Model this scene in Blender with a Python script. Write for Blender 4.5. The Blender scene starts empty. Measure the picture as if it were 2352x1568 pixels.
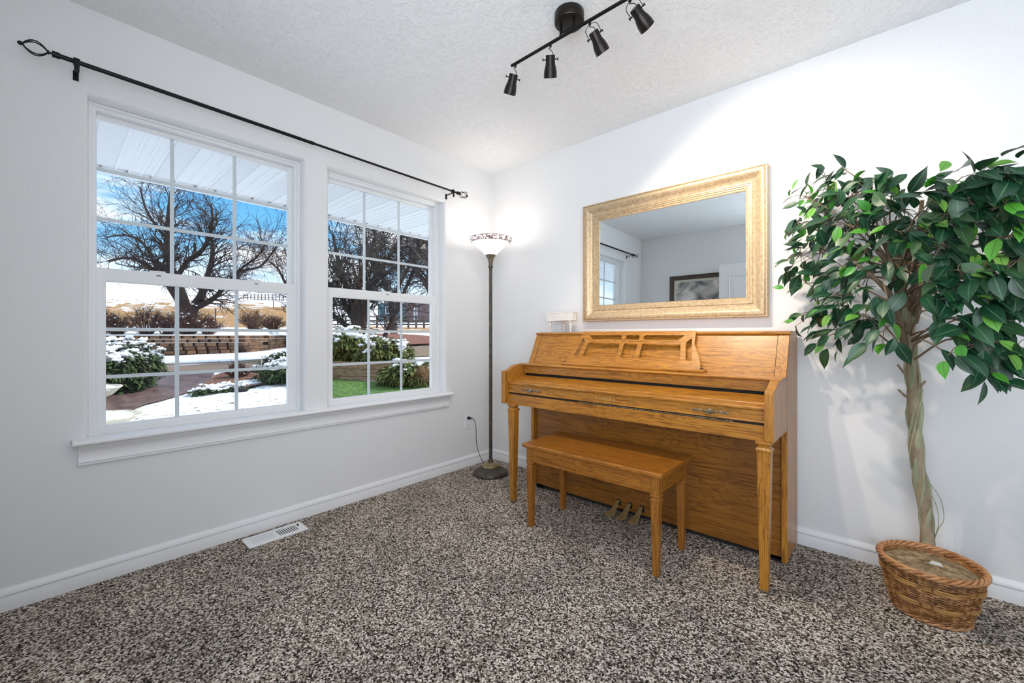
import bpy, bmesh, math, random
from mathutils import Vector, Matrix
R = math.radians
S = bpy.context.scene
C = S.collection

# ------------------------------------------------------------------ camera, world, sun, light
F = 955.7; CX = 1176.0; CY = 770.0            # focal length / horizon in photo pixels (2352 wide)
H = 2.555
YAW = R(131.97)
fw = Vector((math.cos(YAW), math.sin(YAW), 0)); rt = Vector((math.sin(YAW), -math.cos(YAW), 0))
CAM = Vector((2.6327, -2.6692, 1.1051))
cd = bpy.data.cameras.new('camera'); cam = bpy.data.objects.new('camera', cd); C.objects.link(cam)
cam.location = CAM; cam.rotation_euler = (R(90), 0, YAW - R(90))
cd.sensor_width = 36; cd.lens = 36 * F / 2352; cd.clip_start = .02; cd.clip_end = 2000
cd.shift_y = -(784 - CY) / 2352
S.camera = cam
S.view_settings.view_transform = 'Standard'; S.view_settings.look = 'None'
S.view_settings.gamma = 1; S.view_settings.use_curve_mapping = False
S.view_settings.exposure = 0.1

W = bpy.data.worlds.new('sky'); S.world = W; W.use_nodes = True
nt = W.node_tree; nt.nodes.clear()
def N(t, k, **kw):
    n = t.nodes.new(k)
    for a, b in kw.items():
        if a in n.inputs.keys(): n.inputs[a].default_value = b
        else: setattr(n, a, b)
    return n
wo = N(nt, 'ShaderNodeOutputWorld'); bg = N(nt, 'ShaderNodeBackground'); bg.inputs[1].default_value = 1.25
tc = N(nt, 'ShaderNodeTexCoord'); mp = N(nt, 'ShaderNodeMapping'); mp.inputs['Scale'].default_value = (1.0, 1.0, 4.5)
nz = N(nt, 'ShaderNodeTexNoise'); nz.inputs['Scale'].default_value = 2.6; nz.inputs['Detail'].default_value = 7; nz.inputs['Roughness'].default_value = .55
cr = N(nt, 'ShaderNodeValToRGB'); cr.color_ramp.elements[0].position = .42; cr.color_ramp.elements[1].position = .57
cr.color_ramp.elements[0].color = (0, 0, 0, 1); cr.color_ramp.elements[1].color = (1, 1, 1, 1)
sp = N(nt, 'ShaderNodeSeparateXYZ'); rz = N(nt, 'ShaderNodeValToRGB')
e = rz.color_ramp.elements; e[0].position = .06; e[0].color = (.80, .90, 1, 1); e[1].position = .33; e[1].color = (.07, .36, .80, 1)
x_ = e.new(.17); x_.color = (.20, .52, .88, 1)
mx = N(nt, 'ShaderNodeMixRGB'); mx.inputs['Color2'].default_value = (.93, .95, 1.0, 1)
L = nt.links.new
L(tc.outputs['Generated'], mp.inputs[0]); L(mp.outputs[0], nz.inputs[0]); L(nz.outputs['Fac'], cr.inputs[0])
L(tc.outputs['Generated'], sp.inputs[0]); L(sp.outputs[2], rz.inputs[0]); L(rz.outputs[0], mx.inputs['Color1']); L(cr.outputs[0], mx.inputs['Fac'])
L(mx.outputs[0], bg.inputs[0]); L(bg.outputs[0], wo.inputs[0])

def light(name, kind, loc, energy, color=(1, 1, 1), **kw):
    d = bpy.data.lights.new(name, kind); d.energy = energy; d.color = color
    for a, b in kw.items(): setattr(d, a, b)
    o = bpy.data.objects.new(name, d); C.objects.link(o); o.location = loc
    return o
def aim(o, v): o.rotation_euler = Vector(v).to_track_quat('-Z', 'Y').to_euler()
sun = light('sun', 'SUN', (0, 0, 20), 4.2, (1, .96, .9), angle=R(12)); aim(sun, (-.45, -1.0, -1.0))
# cool area light added behind the camera as general fill for the room
fill = light('window_daylight', 'AREA', (2.95, -3.14, 1.40), 66, (.84, .92, 1), shape='RECTANGLE', size=2.1, size_y=1.5); aim(fill, (-.75, 1, 1.05))

# ------------------------------------------------------------------ helpers
def at(px, py, d):
    return CAM + (fw + rt * ((px - CX) / F) + Vector((0, 0, (CY - py) / F))) * d
def lerp(a, b, t): return a + (b - a) * t
def interp(x, xs, ys):
    if x <= xs[0]: return ys[0]
    for i in range(len(xs) - 1):
        if x <= xs[i + 1]: return lerp(ys[i], ys[i + 1], (x - xs[i]) / (xs[i + 1] - xs[i]))
    return ys[-1]
org = {}
class MB:
    def __init__(s): s.v = []; s.f = []; s.m = []; s.mi = 0
    def face(s, idx): s.f.append(tuple(idx)); s.m.append(s.mi)
    def box(s, x0, x1, y0, y1, z0, z1):
        b = len(s.v)
        s.v += [Vector(p) for p in ((x0,y0,z0),(x1,y0,z0),(x1,y1,z0),(x0,y1,z0),(x0,y0,z1),(x1,y0,z1),(x1,y1,z1),(x0,y1,z1))]
        for q in ((3,2,1,0),(4,5,6,7),(0,1,5,4),(1,2,6,5),(2,3,7,6),(3,0,4,7)): s.face([b+i for i in q])
        return s
    def loft(s, rings, closed=True, cap=True, loop=False):
        b = len(s.v); n = len(rings[0])
        for r in rings: s.v += [Vector(p) for p in r]
        k = len(rings)
        for i in range(k if loop else k - 1):
            i2 = (i + 1) % k
            for j in range(n if closed else n - 1):
                j2 = (j + 1) % n
                s.face((b+i*n+j, b+i*n+j2, b+i2*n+j2, b+i2*n+j))
        if cap and closed and not loop:
            s.face([b+j for j in range(n)][::-1]); s.face([b+(k-1)*n+j for j in range(n)])
        return s
    def tube(s, pts, r, n=8, cap=True, loop=False):
        pts = [Vector(p) for p in pts]; rs = r if isinstance(r, (list, tuple)) else [r] * len(pts)
        rings = []; up = None
        for i, p in enumerate(pts):
            if loop: t = pts[(i+1) % len(pts)] - pts[i-1]
            else: t = pts[min(i+1, len(pts)-1)] - pts[max(i-1, 0)]
            if t.length < 1e-9: t = Vector((0, 0, 1))
            t.normalize()
            if up is None:
                up = Vector((0, 0, 1)) if abs(t.z) < .9 else Vector((1, 0, 0))
            a = t.cross(up)
            if a.length < 1e-4: a = t.cross(Vector((1, 0.3, 0)))
            a.normalize(); b = t.cross(a); up = -b if b.dot(up) < 0 else b
            up = b if False else up
            rings.append([p + (a * math.cos(2*math.pi*k/n) + b * math.sin(2*math.pi*k/n)) * rs[i] for k in range(n)])
        # keep ring orientation consistent
        return s.loft(rings, True, cap, loop)
    def lathe(s, c, prof, n=32, flute=None, M=None, cap=True):
        rings = []
        for r, z in prof:
            ring = []
            for k in range(n):
                a = 2*math.pi*k/n; q = r * (1 + (flute(a, r, z) if flute else 0))
                p = Vector((q*math.cos(a), q*math.sin(a), z))
                ring.append((M @ p if M else p) + Vector(c))
            rings.append(ring)
        return s.loft(rings, True, cap)
    def sqleg(s, c, prof):
        return s.loft([[(c[0]-w, c[1]-w, z), (c[0]+w, c[1]-w, z), (c[0]+w, c[1]+w, z), (c[0]-w, c[1]+w, z)] for w, z in prof])
    def prism(s, poly, f0, f1):
        a = [f0(p) for p in poly]; b = [f1(p) for p in poly]
        return s.loft([a, b])
    def extrude_y(s, xz, y0, y1): return s.loft([[(x, y0, z) for x, z in xz], [(x, y1, z) for x, z in xz]])
    def extrude_x(s, yz, x0, x1): return s.loft([[(x0, y, z) for y, z in yz], [(x1, y, z) for y, z in yz]])
    def blob(s, c, r, seed=0, amp=.15, nu=12, nv=8):
        rnd = random.Random(seed); ph = [rnd.uniform(0, 6.28) for _ in range(6)]
        rings = []
        for i in range(1, nv):
            t = math.pi*i/nv; ring = []
            for k in range(nu):
                a = 2*math.pi*k/nu
                q = 1 + amp*(math.sin(3*a+ph[0])*math.sin(2*t+ph[1]) + .6*math.sin(5*a+ph[2]+3*t) )
                ring.append((c[0]+r[0]*q*math.sin(t)*math.cos(a), c[1]+r[1]*q*math.sin(t)*math.sin(a), c[2]+r[2]*q*math.cos(t)))
            rings.append(ring)
        return s.loft(rings)
def root_org(o):
    return org.get(o.name, Vector((0, 0, 0))) if o else Vector((0, 0, 0))
def obj(name, mb, mat, parent=None, smooth=False, bevel=0, seg=2, weld=False):
    me = bpy.data.meshes.new(name)
    if parent is None:
        xs = [v.x for v in mb.v]; ys = [v.y for v in mb.v]; zs = [v.z for v in mb.v]
        o0 = Vector(((min(xs)+max(xs))/2, (min(ys)+max(ys))/2, min(zs)))
    else: o0 = root_org(parent)
    me.from_pydata([v - o0 for v in mb.v], [], mb.f)
    mats = mat if isinstance(mat, (list, tuple)) else [mat]
    for m in mats: me.materials.append(m)
    if len(mats) > 1: me.polygons.foreach_set('material_index', mb.m)
    bm = bmesh.new(); bm.from_mesh(me)
    if weld: bmesh.ops.remove_doubles(bm, verts=bm.verts, dist=1e-5)
    bmesh.ops.recalc_face_normals(bm, faces=bm.faces); bm.to_mesh(me); bm.free()
    if smooth:
        me.polygons.foreach_set('use_smooth', [True]*len(me.polygons))
        try: me.set_sharp_from_angle(angle=R(38))
        except Exception: pass
    o = bpy.data.objects.new(name, me); C.objects.link(o)
    if parent: o.parent = parent
    else: o.location = o0
    org[o.name] = o0
    if bevel:
        b = o.modifiers.new('bevel', 'BEVEL'); b.width = bevel; b.segments = seg; b.limit_method = 'ANGLE'; b.angle_limit = R(35)
    return o
def tag(o, label, cat, group=None, kind=None):
    if label: o['label'] = label
    if cat: o['category'] = cat
    if group: o['group'] = group
    if kind: o['kind'] = kind
    return o
def thing(name, label, cat, loc, group=None):
    o = bpy.data.objects.new(name, None); C.objects.link(o); o.location = loc; o.empty_display_size = .05
    org[o.name] = Vector(loc); return tag(o, label, cat, group)
def struct(name, mb, mat, parent=None, label=None, **kw):
    o = obj(name, mb, mat, parent, **kw)
    if parent is None: o['kind'] = 'structure'
    if label: o['label'] = label
    return o

# ------------------------------------------------------------------ materials
def mat(name, col=(.8,.8,.8), rough=.5, metal=0, spec=.5, **kw):
    m = bpy.data.materials.new(name); m.use_nodes = True
    b = m.node_tree.nodes['Principled BSDF']
    b.inputs['Base Color'].default_value = (*col, 1); b.inputs['Roughness'].default_value = rough
    b.inputs['Metallic'].default_value = metal; b.inputs['Specular IOR Level'].default_value = spec
    for a, v in kw.items(): b.inputs[a].default_value = v
    return m
def parts(m): t = m.node_tree; return t, t.nodes['Principled BSDF'], t.links.new
def ramp(t, stops, interp_='LINEAR'):
    n = t.nodes.new('ShaderNodeValToRGB'); e = n.color_ramp.elements; n.color_ramp.interpolation = interp_
    while len(e) > 1: e.remove(e[-1])
    e[0].position = stops[0][0]; e[0].color = (*stops[0][1], 1)
    for p, c in stops[1:]:
        q = e.new(p); q.color = (*c, 1)
    return n
def noise(t, scale, detail=4, rough=.5, dist=0, vec=None):
    n = t.nodes.new('ShaderNodeTexNoise'); n.inputs['Scale'].default_value = scale; n.inputs['Detail'].default_value = detail
    n.inputs['Roughness'].default_value = rough; n.inputs['Distortion'].default_value = dist
    if vec is not None: t.links.new(vec, n.inputs['Vector'])
    return n
def objvec(t, scale=(1, 1, 1)):
    tc = t.nodes.new('ShaderNodeTexCoord'); m = t.nodes.new('ShaderNodeMapping'); m.inputs['Scale'].default_value = scale
    t.links.new(tc.outputs['Object'], m.inputs[0]); return m.outputs[0]
def geovec(t, scale=(1, 1, 1)):
    g = t.nodes.new('ShaderNodeNewGeometry'); m = t.nodes.new('ShaderNodeMapping'); m.inputs['Scale'].default_value = scale
    t.links.new(g.outputs['Position'], m.inputs[0]); return m.outputs[0]
def bump(m, h, strength=.3, dist=.01):
    t, b, l = parts(m); n = t.nodes.new('ShaderNodeBump'); n.inputs['Strength'].default_value = strength; n.inputs['Distance'].default_value = dist
    l(h, n.inputs['Height']); l(n.outputs[0], b.inputs['Normal'])
def mixc(t, fac, c1, c2, mode='MIX'):
    n = t.nodes.new('ShaderNodeMixRGB'); n.blend_type = mode
    for s_, v in (('Fac', fac), ('Color1', c1), ('Color2', c2)):
        if isinstance(v, (int, float)): n.inputs[s_].default_value = v
        elif isinstance(v, tuple): n.inputs[s_].default_value = (*v, 1)
        else: t.links.new(v, n.inputs[s_])
    return n.outputs[0]
def simple_noise_mat(name, c1, c2, scale, rough=.6, bs=0, lo=.35, hi=.65, sc=(1,1,1), bd=.01, geo=False, **kw):
    m = mat(name, c1, rough, **kw); t, b, l = parts(m)
    v = geovec(t, sc) if geo else objvec(t, sc)
    n = noise(t, scale, 5, .6, 0, v); r = ramp(t, [(lo, c1), (hi, c2)]); l(n.outputs['Fac'], r.inputs[0]); l(r.outputs[0], b.inputs['Base Color'])
    if bs: bump(m, n.outputs['Fac'], bs, bd)
    return m

def oak(name, axis, light_=(.50,.215,.028), dark=(.17,.055,.006), rough=.34, band=1.0):
    m = mat(name, light_, rough); t, b, l = parts(m)
    k = [10.0, 10.0, 10.0]; k[axis] = 1.5
    v = objvec(t, tuple(k))
    n = noise(t, 1.5*band, 3, .5, 1.2, v)
    # cathedral figure: contour lines of a smooth stretched noise
    ml = t.nodes.new('ShaderNodeMath'); ml.operation = 'MULTIPLY'; ml.inputs[1].default_value = 9.5; l(n.outputs['Fac'], ml.inputs[0])
    fr = t.nodes.new('ShaderNodeMath'); fr.operation = 'FRACT'; l(ml.outputs[0], fr.inputs[0])
    r1 = ramp(t, [(0, dark), (.05, tuple(lerp(a, c, .6) for a, c in zip(light_, dark))), (.2, light_), (.6, light_), (1, tuple(lerp(a, c, .55) for a, c in zip(light_, dark)))]); l(fr.outputs[0], r1.inputs[0])
    k2 = [190.0]*3; k2[axis] = 6.0
    n2 = noise(t, 1.0, 3, .6, 0, objvec(t, tuple(k2)))
    r2 = ramp(t, [(.34, (.50,.40,.30)), (.50, (1.04,1.04,1.04))]); l(n2.outputs['Fac'], r2.inputs[0])
    n3 = noise(t, 1.3, 2, .5, 0, objvec(t, (1.5, 1.5, 1.5)))
    r3 = ramp(t, [(.3, (.86,.84,.8)), (.7, (1.06,1.04,1.0))]); l(n3.outputs['Fac'], r3.inputs[0])
    c = mixc(t, .74, light_, r1.outputs[0]); c = mixc(t, .9, c, r2.outputs[0], 'MULTIPLY'); c = mixc(t, 1, c, r3.outputs[0], 'MULTIPLY')
    l(c, b.inputs['Base Color']); bump(m, n2.outputs['Fac'], .06, .002)
    b.inputs['Coat Weight'].default_value = .15; b.inputs['Coat Roughness'].default_value = .2
    return m
OX = oak('oak_grain_along', 0); OY = oak('oak_grain_deep', 1); OZ = oak('oak_grain_upright', 2)
BX = oak('bench_oak_along', 0, (.40,.150,.018), (.15,.045,.004)); BZ = oak('bench_oak_upright', 2, (.37,.145,.020), (.17,.055,.006)); BY = oak('bench_oak_deep', 1, (.37,.145,.020), (.17,.055,.006))
PX = oak('panel_oak', 0, (.33,.130,.018), (.12,.040,.004), band=.8)

wallm = simple_noise_mat('painted_wall', (.80,.80,.805), (.83,.83,.835), 120, .62, .10, bd=.002, geo=True)
ceilm = mat('knockdown_ceiling', (.87,.88,.89), .8); t, b, l = parts(ceilm)
n1 = noise(t, 22, 3, .6, 1.2, geovec(t)); r1 = ramp(t, [(.50, (0,0,0)), (.515, (1,1,1)), (.56, (.25,.25,.25)), (.62, (0,0,0))]); l(n1.outputs['Fac'], r1.inputs[0]); bump(ceilm, r1.outputs[0], .50, .004)
trimm = mat('white_trim_paint', (.86,.86,.87), .32)
vinyl = mat('white_vinyl', (.84,.85,.86), .35)
grille = mat('pale_grille', (.66,.71,.76), .4)
black = mat('black_metal', (.012,.012,.013), .38, .6)
blackp = mat('black_bronze', (.022,.018,.015), .36, .7)
chrome = mat('bright_steel', (.75,.75,.76), .18, 1); steelk = mat('smoked_steel', (.16,.16,.165), .22, .9)
dark = mat('dark_gap', (.01,.008,.006), .8)
glassm = bpy.data.materials.new('window_glass'); glassm.use_nodes = True; t = glassm.node_tree; t.nodes.clear()
go = t.nodes.new('ShaderNodeOutputMaterial'); gm = t.nodes.new('ShaderNodeMixShader'); gt = t.nodes.new('ShaderNodeBsdfTransparent'); gg = t.nodes.new('ShaderNodeBsdfGlossy'); gf = t.nodes.new('ShaderNodeFresnel')
gg.inputs['Roughness'].default_value = .01; gt.inputs['Color'].default_value = (.97,.985,.98,1)
t.nodes.remove(gf); gf = t.nodes.new('ShaderNodeLayerWeight'); gf.inputs['Blend'].default_value = .5
g5 = t.nodes.new('ShaderNodeMath'); g5.operation = 'POWER'; g5.inputs[1].default_value = 5; g6 = t.nodes.new('ShaderNodeMath'); g6.operation = 'MULTIPLY_ADD'; g6.inputs[1].default_value = .9; g6.inputs[2].default_value = .022
t.links.new(gf.outputs['Facing'], g5.inputs[0]); t.links.new(g5.outputs[0], g6.inputs[0])
t.links.new(g6.outputs[0], gm.inputs[0]); t.links.new(gt.outputs[0], gm.inputs[1]); t.links.new(gg.outputs[0], gm.inputs[2]); t.links.new(gm.outputs[0], go.inputs[0])
mirrorm = mat('mirror_silver', (.80,.865,.89), .005, 1)

# carpet: speckled twist pile
carp = mat('speckled_carpet', (.3,.25,.2), .95, spec=.1); t, b, l = parts(carp)
gv = geovec(t)
vo = t.nodes.new('ShaderNodeTexVoronoi'); vo.inputs['Scale'].default_value = 175; l(gv, vo.inputs['Vector'])
sx = t.nodes.new('ShaderNodeSeparateColor'); l(vo.outputs['Color'], sx.inputs[0])
rc = ramp(t, [(0, (.026,.021,.018)), (.19, (.105,.080,.060)), (.36, (.255,.205,.160)), (.55, (.46,.385,.315)), (.76, (.80,.72,.63))], 'CONSTANT'); l(sx.outputs[0], rc.inputs[0])
nb = noise(t, 3.2, 3, .6, .3, gv); rb = ramp(t, [(.36, (.82,.82,.82)), (.62, (1.12,1.11,1.10))]); l(nb.outputs['Fac'], rb.inputs[0])
cc = mixc(t, 1, rc.outputs[0], rb.outputs[0], 'MULTIPLY')
n2 = noise(t, 330, 2, .6, 0, gv); r2 = ramp(t, [(.3, (.62,.62,.62)), (.6, (1.1,1.1,1.1))]); l(n2.outputs['Fac'], r2.inputs[0]); cc = mixc(t, .7, cc, r2.outputs[0], 'MULTIPLY')
l(cc, b.inputs['Base Color'])
bump(carp, vo.outputs['Distance'], .5, .006)

# ------------------------------------------------------------------ room shell
XR = 4.4; YB = -3.05; WT = .16
f = MB(); f.box(-WT, XR+.1, YB-.1, .1, -.1, 0); struct('floor', f, carp)
f = MB(); f.box(-WT, XR+.1, YB-.1, .1, H, H+.1); struct('ceiling', f, ceilm)
f = MB(); f.box(-WT, XR+.1, 0, .12, 0, H); struct('wall_piano', f, wallm)
f = MB(); f.box(-WT, 1.90, YB-.12, YB, 0, H); f.box(4.0, XR+.1, YB-.12, YB, 0, H); f.box(1.90, 4.0, YB-.12, YB, 0, .65); f.box(1.90, 4.0, YB-.12, YB, 2.15, H); struct('wall_back', f, wallm)  # the opening is made up, to let the added fill light through
OP = [(-2.555, -1.629, .645, 2.175), (-1.482, -.55, .645, 2.175)]
f = MB(); r_ = .022
ys = [YB-.1, OP[0][0]-r_, OP[0][1]+r_, OP[1][0]-r_, OP[1][1]+r_, .0]
zt = 2.175 + r_; zb = .63
for a, b_ in ((0, 1), (2, 3), (4, 5)): f.box(-WT, 0, ys[a], ys[b_], zb, zt)
f.box(-WT, 0, ys[0], ys[5], 0, zb); f.box(-WT, 0, ys[0], ys[5], zt, H)
for y0, y1, z0, z1 in OP:                      # rounded plaster returns
    rings = []
    for k in range(8):
        if k < 7: th = R(15*k); e_ = r_*(1-math.sin(th)); xx = -r_*(1-math.cos(th))
        else: e_ = 0; xx = -WT
        rings.append([(xx, y0-e_, zb), (xx, y0-e_, z1+e_), (xx, y1+e_, z1+e_), (xx, y1+e_, zb)])
    f.loft(rings, closed=False, cap=False)
struct('wall_left', f, wallm, smooth=True)
f = MB(); f.box(XR, XR+.1, YB, 0, 0, H)
struct('wall_right', f, wallm)

# baseboards
def base_prof(t0=.014):
    return [(0, 0), (t0, 0), (t0, .052), (t0-.002, .056), (t0-.002, .060), (t0+.001, .064), (t0, .076), (t0-.005, .083), (t0-.008, .088), (0, .090)]
f = MB(); f.extrude_y([(x, z) for x, z in base_prof()], YB, 0); struct('baseboard_left', f, trimm, smooth=True)
f = MB(); f.extrude_x([(-x, z) for x, z in base_prof()], 0.014, XR); struct('baseboard_piano', f, trimm, smooth=True)
f = MB(); f.extrude_x([(YB+x, z) for x, z in base_prof()], 0, .96); struct('baseboard_back', f, trimm, smooth=True)

# window stool and apron
f = MB(); prof = [(-.075, .645), (-.075, .63), (.0, .63), (.055, .627), (.062, .631), (.064, .638), (.061, .644), (.055, .647), (-.0, .647)]
f.extrude_y([(x, z) for x, z in prof], -2.604, -.500)
f2 = MB(); f2.v = [v.copy() for v in f.v]; f2.f = f.f[:]; f2.m = f.m[:]
for v in f2.v:
    if v.x < -.01 and abs(v.y+2.604) < 1e-3: v.y = -2.555
    if v.x < -.01 and abs(v.y+.5) < 1e-3: v.y = -.55
struct('trim_1', f2, trimm, smooth=True)
f = MB(); f.extrude_y([(0, .628), (.042, .628), (.040, .617), (.030, .606), (.022, .596), (.020, .585), (.020, .552), (.022, .549), (.018, .546), (.018, .536), (0, .532)], -2.585, -.518)
struct('trim_2', f, trimm, smooth=True)

# windows
def ring_rect(y0, y1, z0, z1, x): return [(x, y0, z0), (x, y1, z0), (x, y1, z1), (x, y0, z1)]
def frame_ring(f, o, i, x0, x1):                # o, i = (y0,y1,z0,z1) outer / inner
    f.loft([ring_rect(*o, x0), ring_rect(*i, x0), ring_rect(*i, x1), ring_rect(*o, x1)], True, False, True)
for n, (y0, y1, z0, z1) in enumerate(OP):
    zm = 1.392
    f = MB(); frame_ring(f, (y0, y1, z0, z1), (y0+.030, y1-.030, z0+.018, z1-.028), -.078, -.158)
    frame_ring(f, (y0+.0, y1-.0, z0, z1), (y0+.016, y1-.016, z0+.010, z1-.014), -.070, -.078)
    w = struct('window_%d' % (n+1), f, vinyl, label='white vinyl single-hung window, the %s of the pair' % ('left one' if n == 0 else 'right one beside the floor lamp'), bevel=.002)
    up = (y0+.034, y1-.052, zm+.033, z1-.050); lo = (y0+.063, y1-.066, z0+.040, zm-.034)
    f = MB(); frame_ring(f, (y0+.028, y1-.028, zm-.030, z1-.026), up, -.120, -.148); obj('upper_sash', f, vinyl, w, bevel=.003)
    g = MB(); g.v = [Vector(q) for q in ring_rect(up[0]-.005, up[1]+.005, up[2]-.005, up[3]+.005, -.134)]; g.face((0, 1, 2, 3)); obj('upper_glass', g, glassm, w)
    f = MB(); frame_ring(f, (y0+.028, y1-.028, z0+.016, zm+.028), lo, -.082, -.114); obj('lower_sash', f, vinyl, w, bevel=.003)
    g = MB(); g.v = [Vector(q) for q in ring_rect(lo[0]-.005, lo[1]+.005, lo[2]-.005, lo[3]+.005, -.098)]; g.face((0, 1, 2, 3)); obj('lower_glass', g, glassm, w)
    for nm, (a, b_, c_, d_), xg in (('upper_grille', up, -.140), ('lower_grille', lo, -.104)):
        f = MB(); hw = .0085
        for k in (1, 2):
            yy = lerp(a, b_, k/3); f.box(xg-.003, xg+.003, yy-hw, yy+hw, c_-.004, d_+.004)
            zz = lerp(c_, d_, k/3); f.box(xg-.0028, xg+.0028, a-.004, b_+.004, zz-hw, zz+hw)
        obj(nm, f, grille, w)
    for k in ((.27, .74) if n == 0 else (.5,)):
        f = MB(); yy = lerp(y0, y1, k); f.box(-.108, -.084, yy-.03, yy+.03, zm+.028, zm+.036); f.box(-.088, -.0815, yy-.012, yy+.014, zm+.018, zm+.028)
        obj('sash_lock', f, vinyl, w, bevel=.002)
        f = MB(); f.box(-.0815, -.0805, yy-.006, yy+.012, zm+.010, zm+.014); q = obj('latch_slot', f, dark, w)

# unseen window frame and bar, made up to go with the added fill light
f = MB()
def yring(f, o, i, y0, y1): f.loft([[(a, y, c_) for a, c_ in ((q[0], q[2]), (q[1], q[2]), (q[1], q[3]), (q[0], q[3]))] for q, y in ((o, y0), (i, y0), (i, y1), (o, y1))], True, False, True)
yring(f, (1.90, 4.0, .65, 2.15), (1.95, 3.95, .70, 2.10), YB-.06, YB-.10); w3 = struct('window_3', f, vinyl, label='wide white window behind the camera', bevel=.002)
f = MB(); f.box(2.935, 2.965, YB-.095, YB-.065, .70, 2.10); obj('mullion', f, vinyl, w3)
# ------------------------------------------------------------------ curtain rod
rod = thing('curtain_rod', 'thin black metal curtain rod with open cage finials running above both windows', 'curtain rod', (.085, -1.55, 2.25))
za, zb_ = 2.262, 2.243; YA, YE = -2.640, -.492; XRD = .085
def rp(y): return Vector((XRD, y, lerp(za, zb_, (y-YA)/(YE-YA))))
f = MB(); f.tube([rp(YA), rp(-1.62)], .0095, 14); f.tube([rp(-1.62), rp(YE)], .0072, 14); f.tube([rp(-1.632), rp(-1.61)], .0102, 14); obj('rod', f, black, rod, smooth=True)
def finial(y, s):
    f = MB(); a = rp(y); d = Vector((0, s, 0))
    f.tube([a, a+d*.022], .0125, 16); f.tube([a+d*.022, a+d*.030], .005, 10); f.tube([a+d*.030, a+d*.034], .009, 10)
    for k in range(4):
        th = math.pi/2*k + .5; u = Vector((math.cos(th), 0, math.sin(th))); pts = []
        for j in range(15):
            tt = j/14; rr = .030*math.sin(math.pi*tt)**.8 + .003; pts.append(a + d*(.034+.066*tt) + u*rr)
        f.tube(pts, .0026, 6)
    f.blob(a+d*.106, (.008, .009, .008), 1, 0)
    obj('finial', f, black, rod, smooth=True)
finial(YA, -1); finial(YE, 1)
for y in (-2.592, -.535):
    f = MB(); p = rp(y)
    f.box(.0, .003, y-.009, y+.009, p.z-.045, p.z-.002); f.tube([(.0015, y, p.z-.01), (.03, y, p.z-.013), (XRD, y, p.z-.011)], .0045, 8)
    f.tube([(XRD+.012*math.cos(R(a)), y-.008, p.z+.012*math.sin(R(a))) for a in range(150, 400, 25)], .003, 6)
    f.box(XRD-.011, XRD+.011, y-.010, y+.010, p.z-.0125, p.z+.0125); f.box(XRD+.006, XRD+.010, y-.008, y+.008, p.z-.045, p.z-.010)
    obj('bracket', f, black, rod, bevel=.001)

# ------------------------------------------------------------------ floor register
vent = thing('floor_register', 'white slotted metal floor register set in the carpet under the left window', 'vent', (.122, -1.83, 0))
f = MB(); x0, x1, y0, y1 = .056, .190, -1.980, -1.682
frame_z = lambda f, o, i, z0, z1: f.loft([[(o[0],o[2],z),(o[1],o[2],z),(o[1],o[3],z),(o[0],o[3],z)] if k==0 else [(i[0],i[2],z),(i[1],i[2],z),(i[1],i[3],z),(i[0],i[3],z)] for k, z in ((0,z0),(0,z1-.002),(1,z1),(1,z0))], True, False, True)
frame_z(f, (x0, x1, y0, y1), (x0+.026, x1-.026, y0+.030, y1-.040), .002, .010)
obj('faceplate', f, vinyl, vent, bevel=.001)
f = MB(); f.box(x0+.026, x1-.026, y0+.03, y1-.04, .0015, .0022); obj('duct_opening', f, dark, vent)
slx = (x0+.026, x1-.026); n = 20; span = (y1-.040)-(y0+.030)
for i in range(n+1):
    yy = y0+.030 + span*i/n; f = MB(); wd = .0030 if i != 10 else .008; tilt = -.010 if i < 10 else .010
    f.loft([[(slx[0], yy-wd, .0092), (slx[0], yy+wd, .0092), (slx[0], yy+wd+tilt*.6, .003), (slx[0], yy-wd+tilt*.6, .003)], [(slx[1], yy-wd, .0092), (slx[1], yy+wd, .0092), (slx[1], yy+wd+tilt*.6, .003), (slx[1], yy-wd+tilt*.6, .003)]])
    obj('louver', f, vinyl, vent)
f = MB(); f.box(x0+.045, x0+.056, y1-.030, y1-.026, .010, .018); f.box(x0+.040, x0+.062, y1-.032, y1-.028, .0098, .0104); obj('damper_lever', f, black, vent)

# ------------------------------------------------------------------ wall outlet
outl = thing('wall_outlet', 'white duplex outlet plate on the window wall behind the floor lamp', 'outlet', (0, -.305, .38))
f = MB(); f.box(.0, .006, -.342, -.270, .322, .440); obj('cover_plate', f, vinyl, outl, bevel=.002)
for zc in (.410, .352):
    f = MB(); f.lathe((.006, -.306, zc), [(.017, 0), (.017, .002), (.015, .003)], 20, M=Matrix.Rotation(R(90), 4, 'Y')); rr = obj('receptacle', f, trimm, outl)
    f = MB(); 
    for dy in (-.006, .006): f.box(.0088, .0095, -.306+dy-.001, -.306+dy+.001, zc-.002, zc+.006)
    f.box(.0088, .0095, -.308, -.304, zc-.010, zc-.007); obj('slots', f, dark, rr)

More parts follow.
